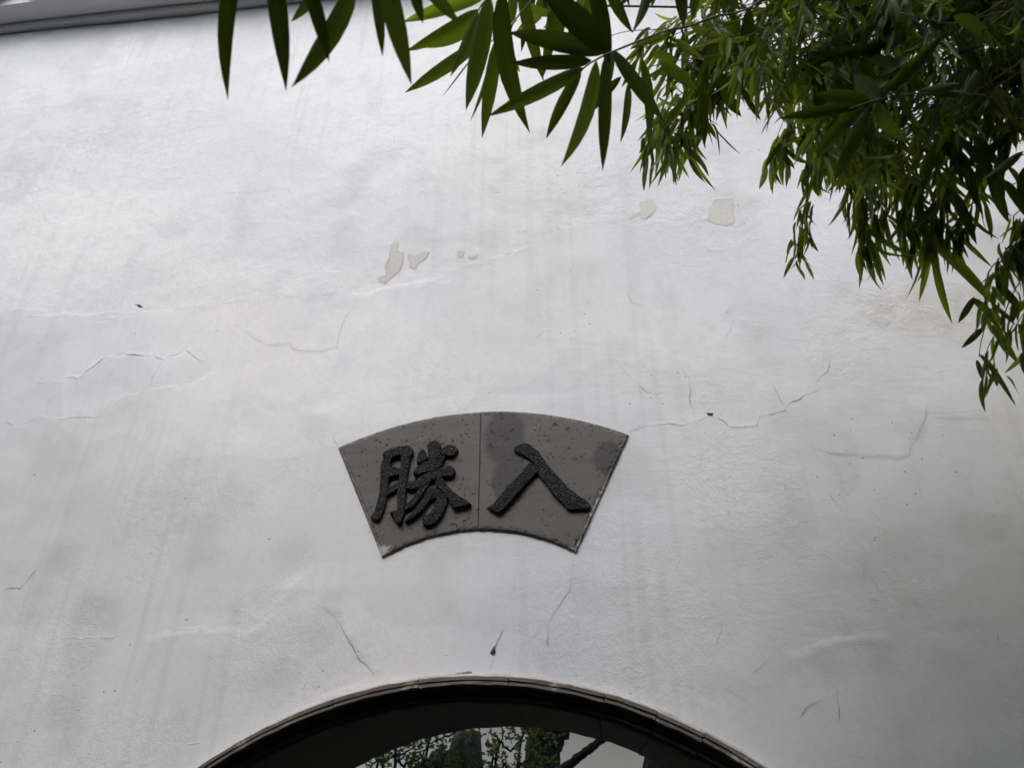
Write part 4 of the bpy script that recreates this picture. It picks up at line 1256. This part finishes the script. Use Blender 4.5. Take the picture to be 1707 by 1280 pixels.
# shrub: wiry twigs with small leaves
def shrub(label, root, twigs, y, dens):
    s = empty('shrub', root); tag(s, label, 'shrub', 'leafy shrubs behind the gate'); iv = inv_of(s)
    v = []; fs = []; uvs = []
    for tw in twigs:
        pts = [bp(px, py, y + random.uniform(-.12, .12)) for px, py in tw]
        pts = [Vector(root).lerp(pts[0], .5) + Vector((random.uniform(-.08, .08), 0, .2))] + pts
        pp = smooth_path(pts, 6); n = len(pp)
        mb = MB(); mb.tube([p + Vector((random.uniform(-1, 1), 0, random.uniform(-1, 1))) * .004 for p in pp], [.0065 - .0048 * i / (n - 1) for i in range(n)], 6)
        mb.build('twig', M['bark'], s, iv, True)
        for p in pp[5:]:
            for c in range(dens):
                q0 = p + Vector((random.gauss(0, .035), random.gauss(0, .035), random.gauss(0, .03)))
                for j in range(6):
                    d = Vector((random.gauss(0, 1), random.gauss(0, 1), random.gauss(.2, .7))).normalized()
                    L = random.uniform(.010, .021); w = L * .24
                    sd = d.cross(Vector((random.gauss(0, 1), random.gauss(0, 1), random.gauss(0, 1)))).normalized()
                    n0 = len(v)
                    v += [tuple(q0), tuple(q0 + d * L * .35 + sd * w), tuple(q0 + d * L * .75 + sd * w * .8), tuple(q0 + d * L), tuple(q0 + d * L * .75 - sd * w * .8), tuple(q0 + d * L * .35 - sd * w)]
                    fs.append(tuple(range(n0, n0 + 6)))
    me = mesh('foliage', v, fs); me.uv_layers.new(name='UVMap')
    o = link('foliage', me, M['small_leaf'], s, iv); o['kind'] = 'stuff'
shrub('wiry shrub with small leaves in front of the rock on the gate side', (bp(650, 1280, 1.5).x, 1.5, 0),
      [[(625,1300),(640,1268),(668,1258),(690,1245),(712,1236)], [(655,1300),(672,1275),(700,1262),(715,1240),(740,1228)], [(690,1300),(700,1285),(730,1270),(745,1250)],
       [(640,1262),(625,1270),(612,1285)], [(660,1258),(655,1240),(650,1228),(665,1222)], [(715,1238),(745,1228),(768,1214),(800,1207)], [(700,1290),(735,1282),(755,1270)]], 1.45, 2)
shrub('wiry shrub with yellow-green sprigs between the rock and the forked trunk', (bp(830, 1280, 1.55).x, 1.55, 0),
      [[(822,1300),(826,1262),(838,1225),(836,1206)], [(826,1260),(850,1250),(872,1225),(884,1208)], [(840,1300),(850,1285),(876,1270),(892,1252)], [(800,1300),(806,1280),(800,1262)], [(862,1300),(885,1285),(912,1276),(925,1265)], [(870,1235),(900,1226),(925,1222)]], 1.55, 2)

# ------------------------------------------------------------------ unseen dark buildings added behind and beside the camera to block skylight
hall = empty('blocker_hall', (4.2, -3.5, 0)); tag(hall, 'added dark timber hall out of view, holding light off the right of the wall', 'light blocker'); hi = inv_of(hall)  # unseen, added as a dark block against light from the right
mb = MB(); mb.box(3.8, 4.1, -7, -.3, 0, 4.4); mb.build('wall', M['timber'], hall, hi)
for k in range(6):
    mb = MB(); mb.tube([(3.62, -5.4 + k * .93, 0), (3.62, -5.4 + k * .93, 4.3)], .09, 12); mb.build('column', M['timber'], hall, hi, True)
mb = MB(); n0 = len(mb.v)
mb.v += [(2.9, -7.6, 4.2), (2.9, .3, 4.2), (5.6, .3, 6.4), (5.6, -7.6, 6.4), (2.9, -7.6, 4.35), (2.9, .3, 4.35), (5.6, .3, 6.55), (5.6, -7.6, 6.55)]
mb.f += [(0, 3, 2, 1), (4, 5, 6, 7), (0, 1, 5, 4), (1, 2, 6, 5), (2, 3, 7, 6), (3, 0, 4, 7)]
mb.build('roof', M['tile'], hall, hi)
mb = MB(); mb.box(-7.4, -7.0, -4.0, -.02, 0, 5.0)
tag(mb.build('blocker_end_wall', M['timber']), 'added dark timber wall out of view, cutting low skylight from the left', 'wall')  # unseen, added to shut out low sky at the left
oh = empty('blocker_opposite_hall', (-1.5, -4.2, 0)); tag(oh, 'added long dark timber hall out of view, blocking low skylight on the gate wall', 'light blocker'); oi_ = inv_of(oh)  # unseen, its height and distance set to shade the lower gate wall
mb = MB(); mb.box(-9, 3.7, -4.3, -4.0, 0, 4.9); mb.build('wall', M['timber'], oh, oi_)
mb = MB()
mb.v += [(-9.6, -3.1, 4.7), (3.4, -3.1, 4.7), (3.4, -6.6, 5.6), (-9.6, -6.6, 5.6), (-9.6, -3.1, 4.85), (3.4, -3.1, 4.85), (3.4, -6.6, 5.75), (-9.6, -6.6, 5.75)]
mb.f += [(0, 1, 2, 3), (4, 7, 6, 5), (0, 4, 5, 1), (1, 5, 6, 2), (2, 6, 7, 3), (3, 7, 4, 0)]
mb.build('roof', M['tile'], oh, oi_)
for k in range(9):
    mb = MB(); mb.tube([(-8.6 + k * 1.4, -3.7, 0), (-8.6 + k * 1.4, -3.7, 4.8)], .1, 12); mb.build('column', M['timber'], oh, oi_, True)

scene.render.engine = 'CYCLES'
scene.render.resolution_x, scene.render.resolution_y = 1024, 767
scene.cycles.max_bounces = 5
scene.cycles.diffuse_bounces = 3
scene.cycles.glossy_bounces = 2
scene.cycles.transmission_bounces = 3
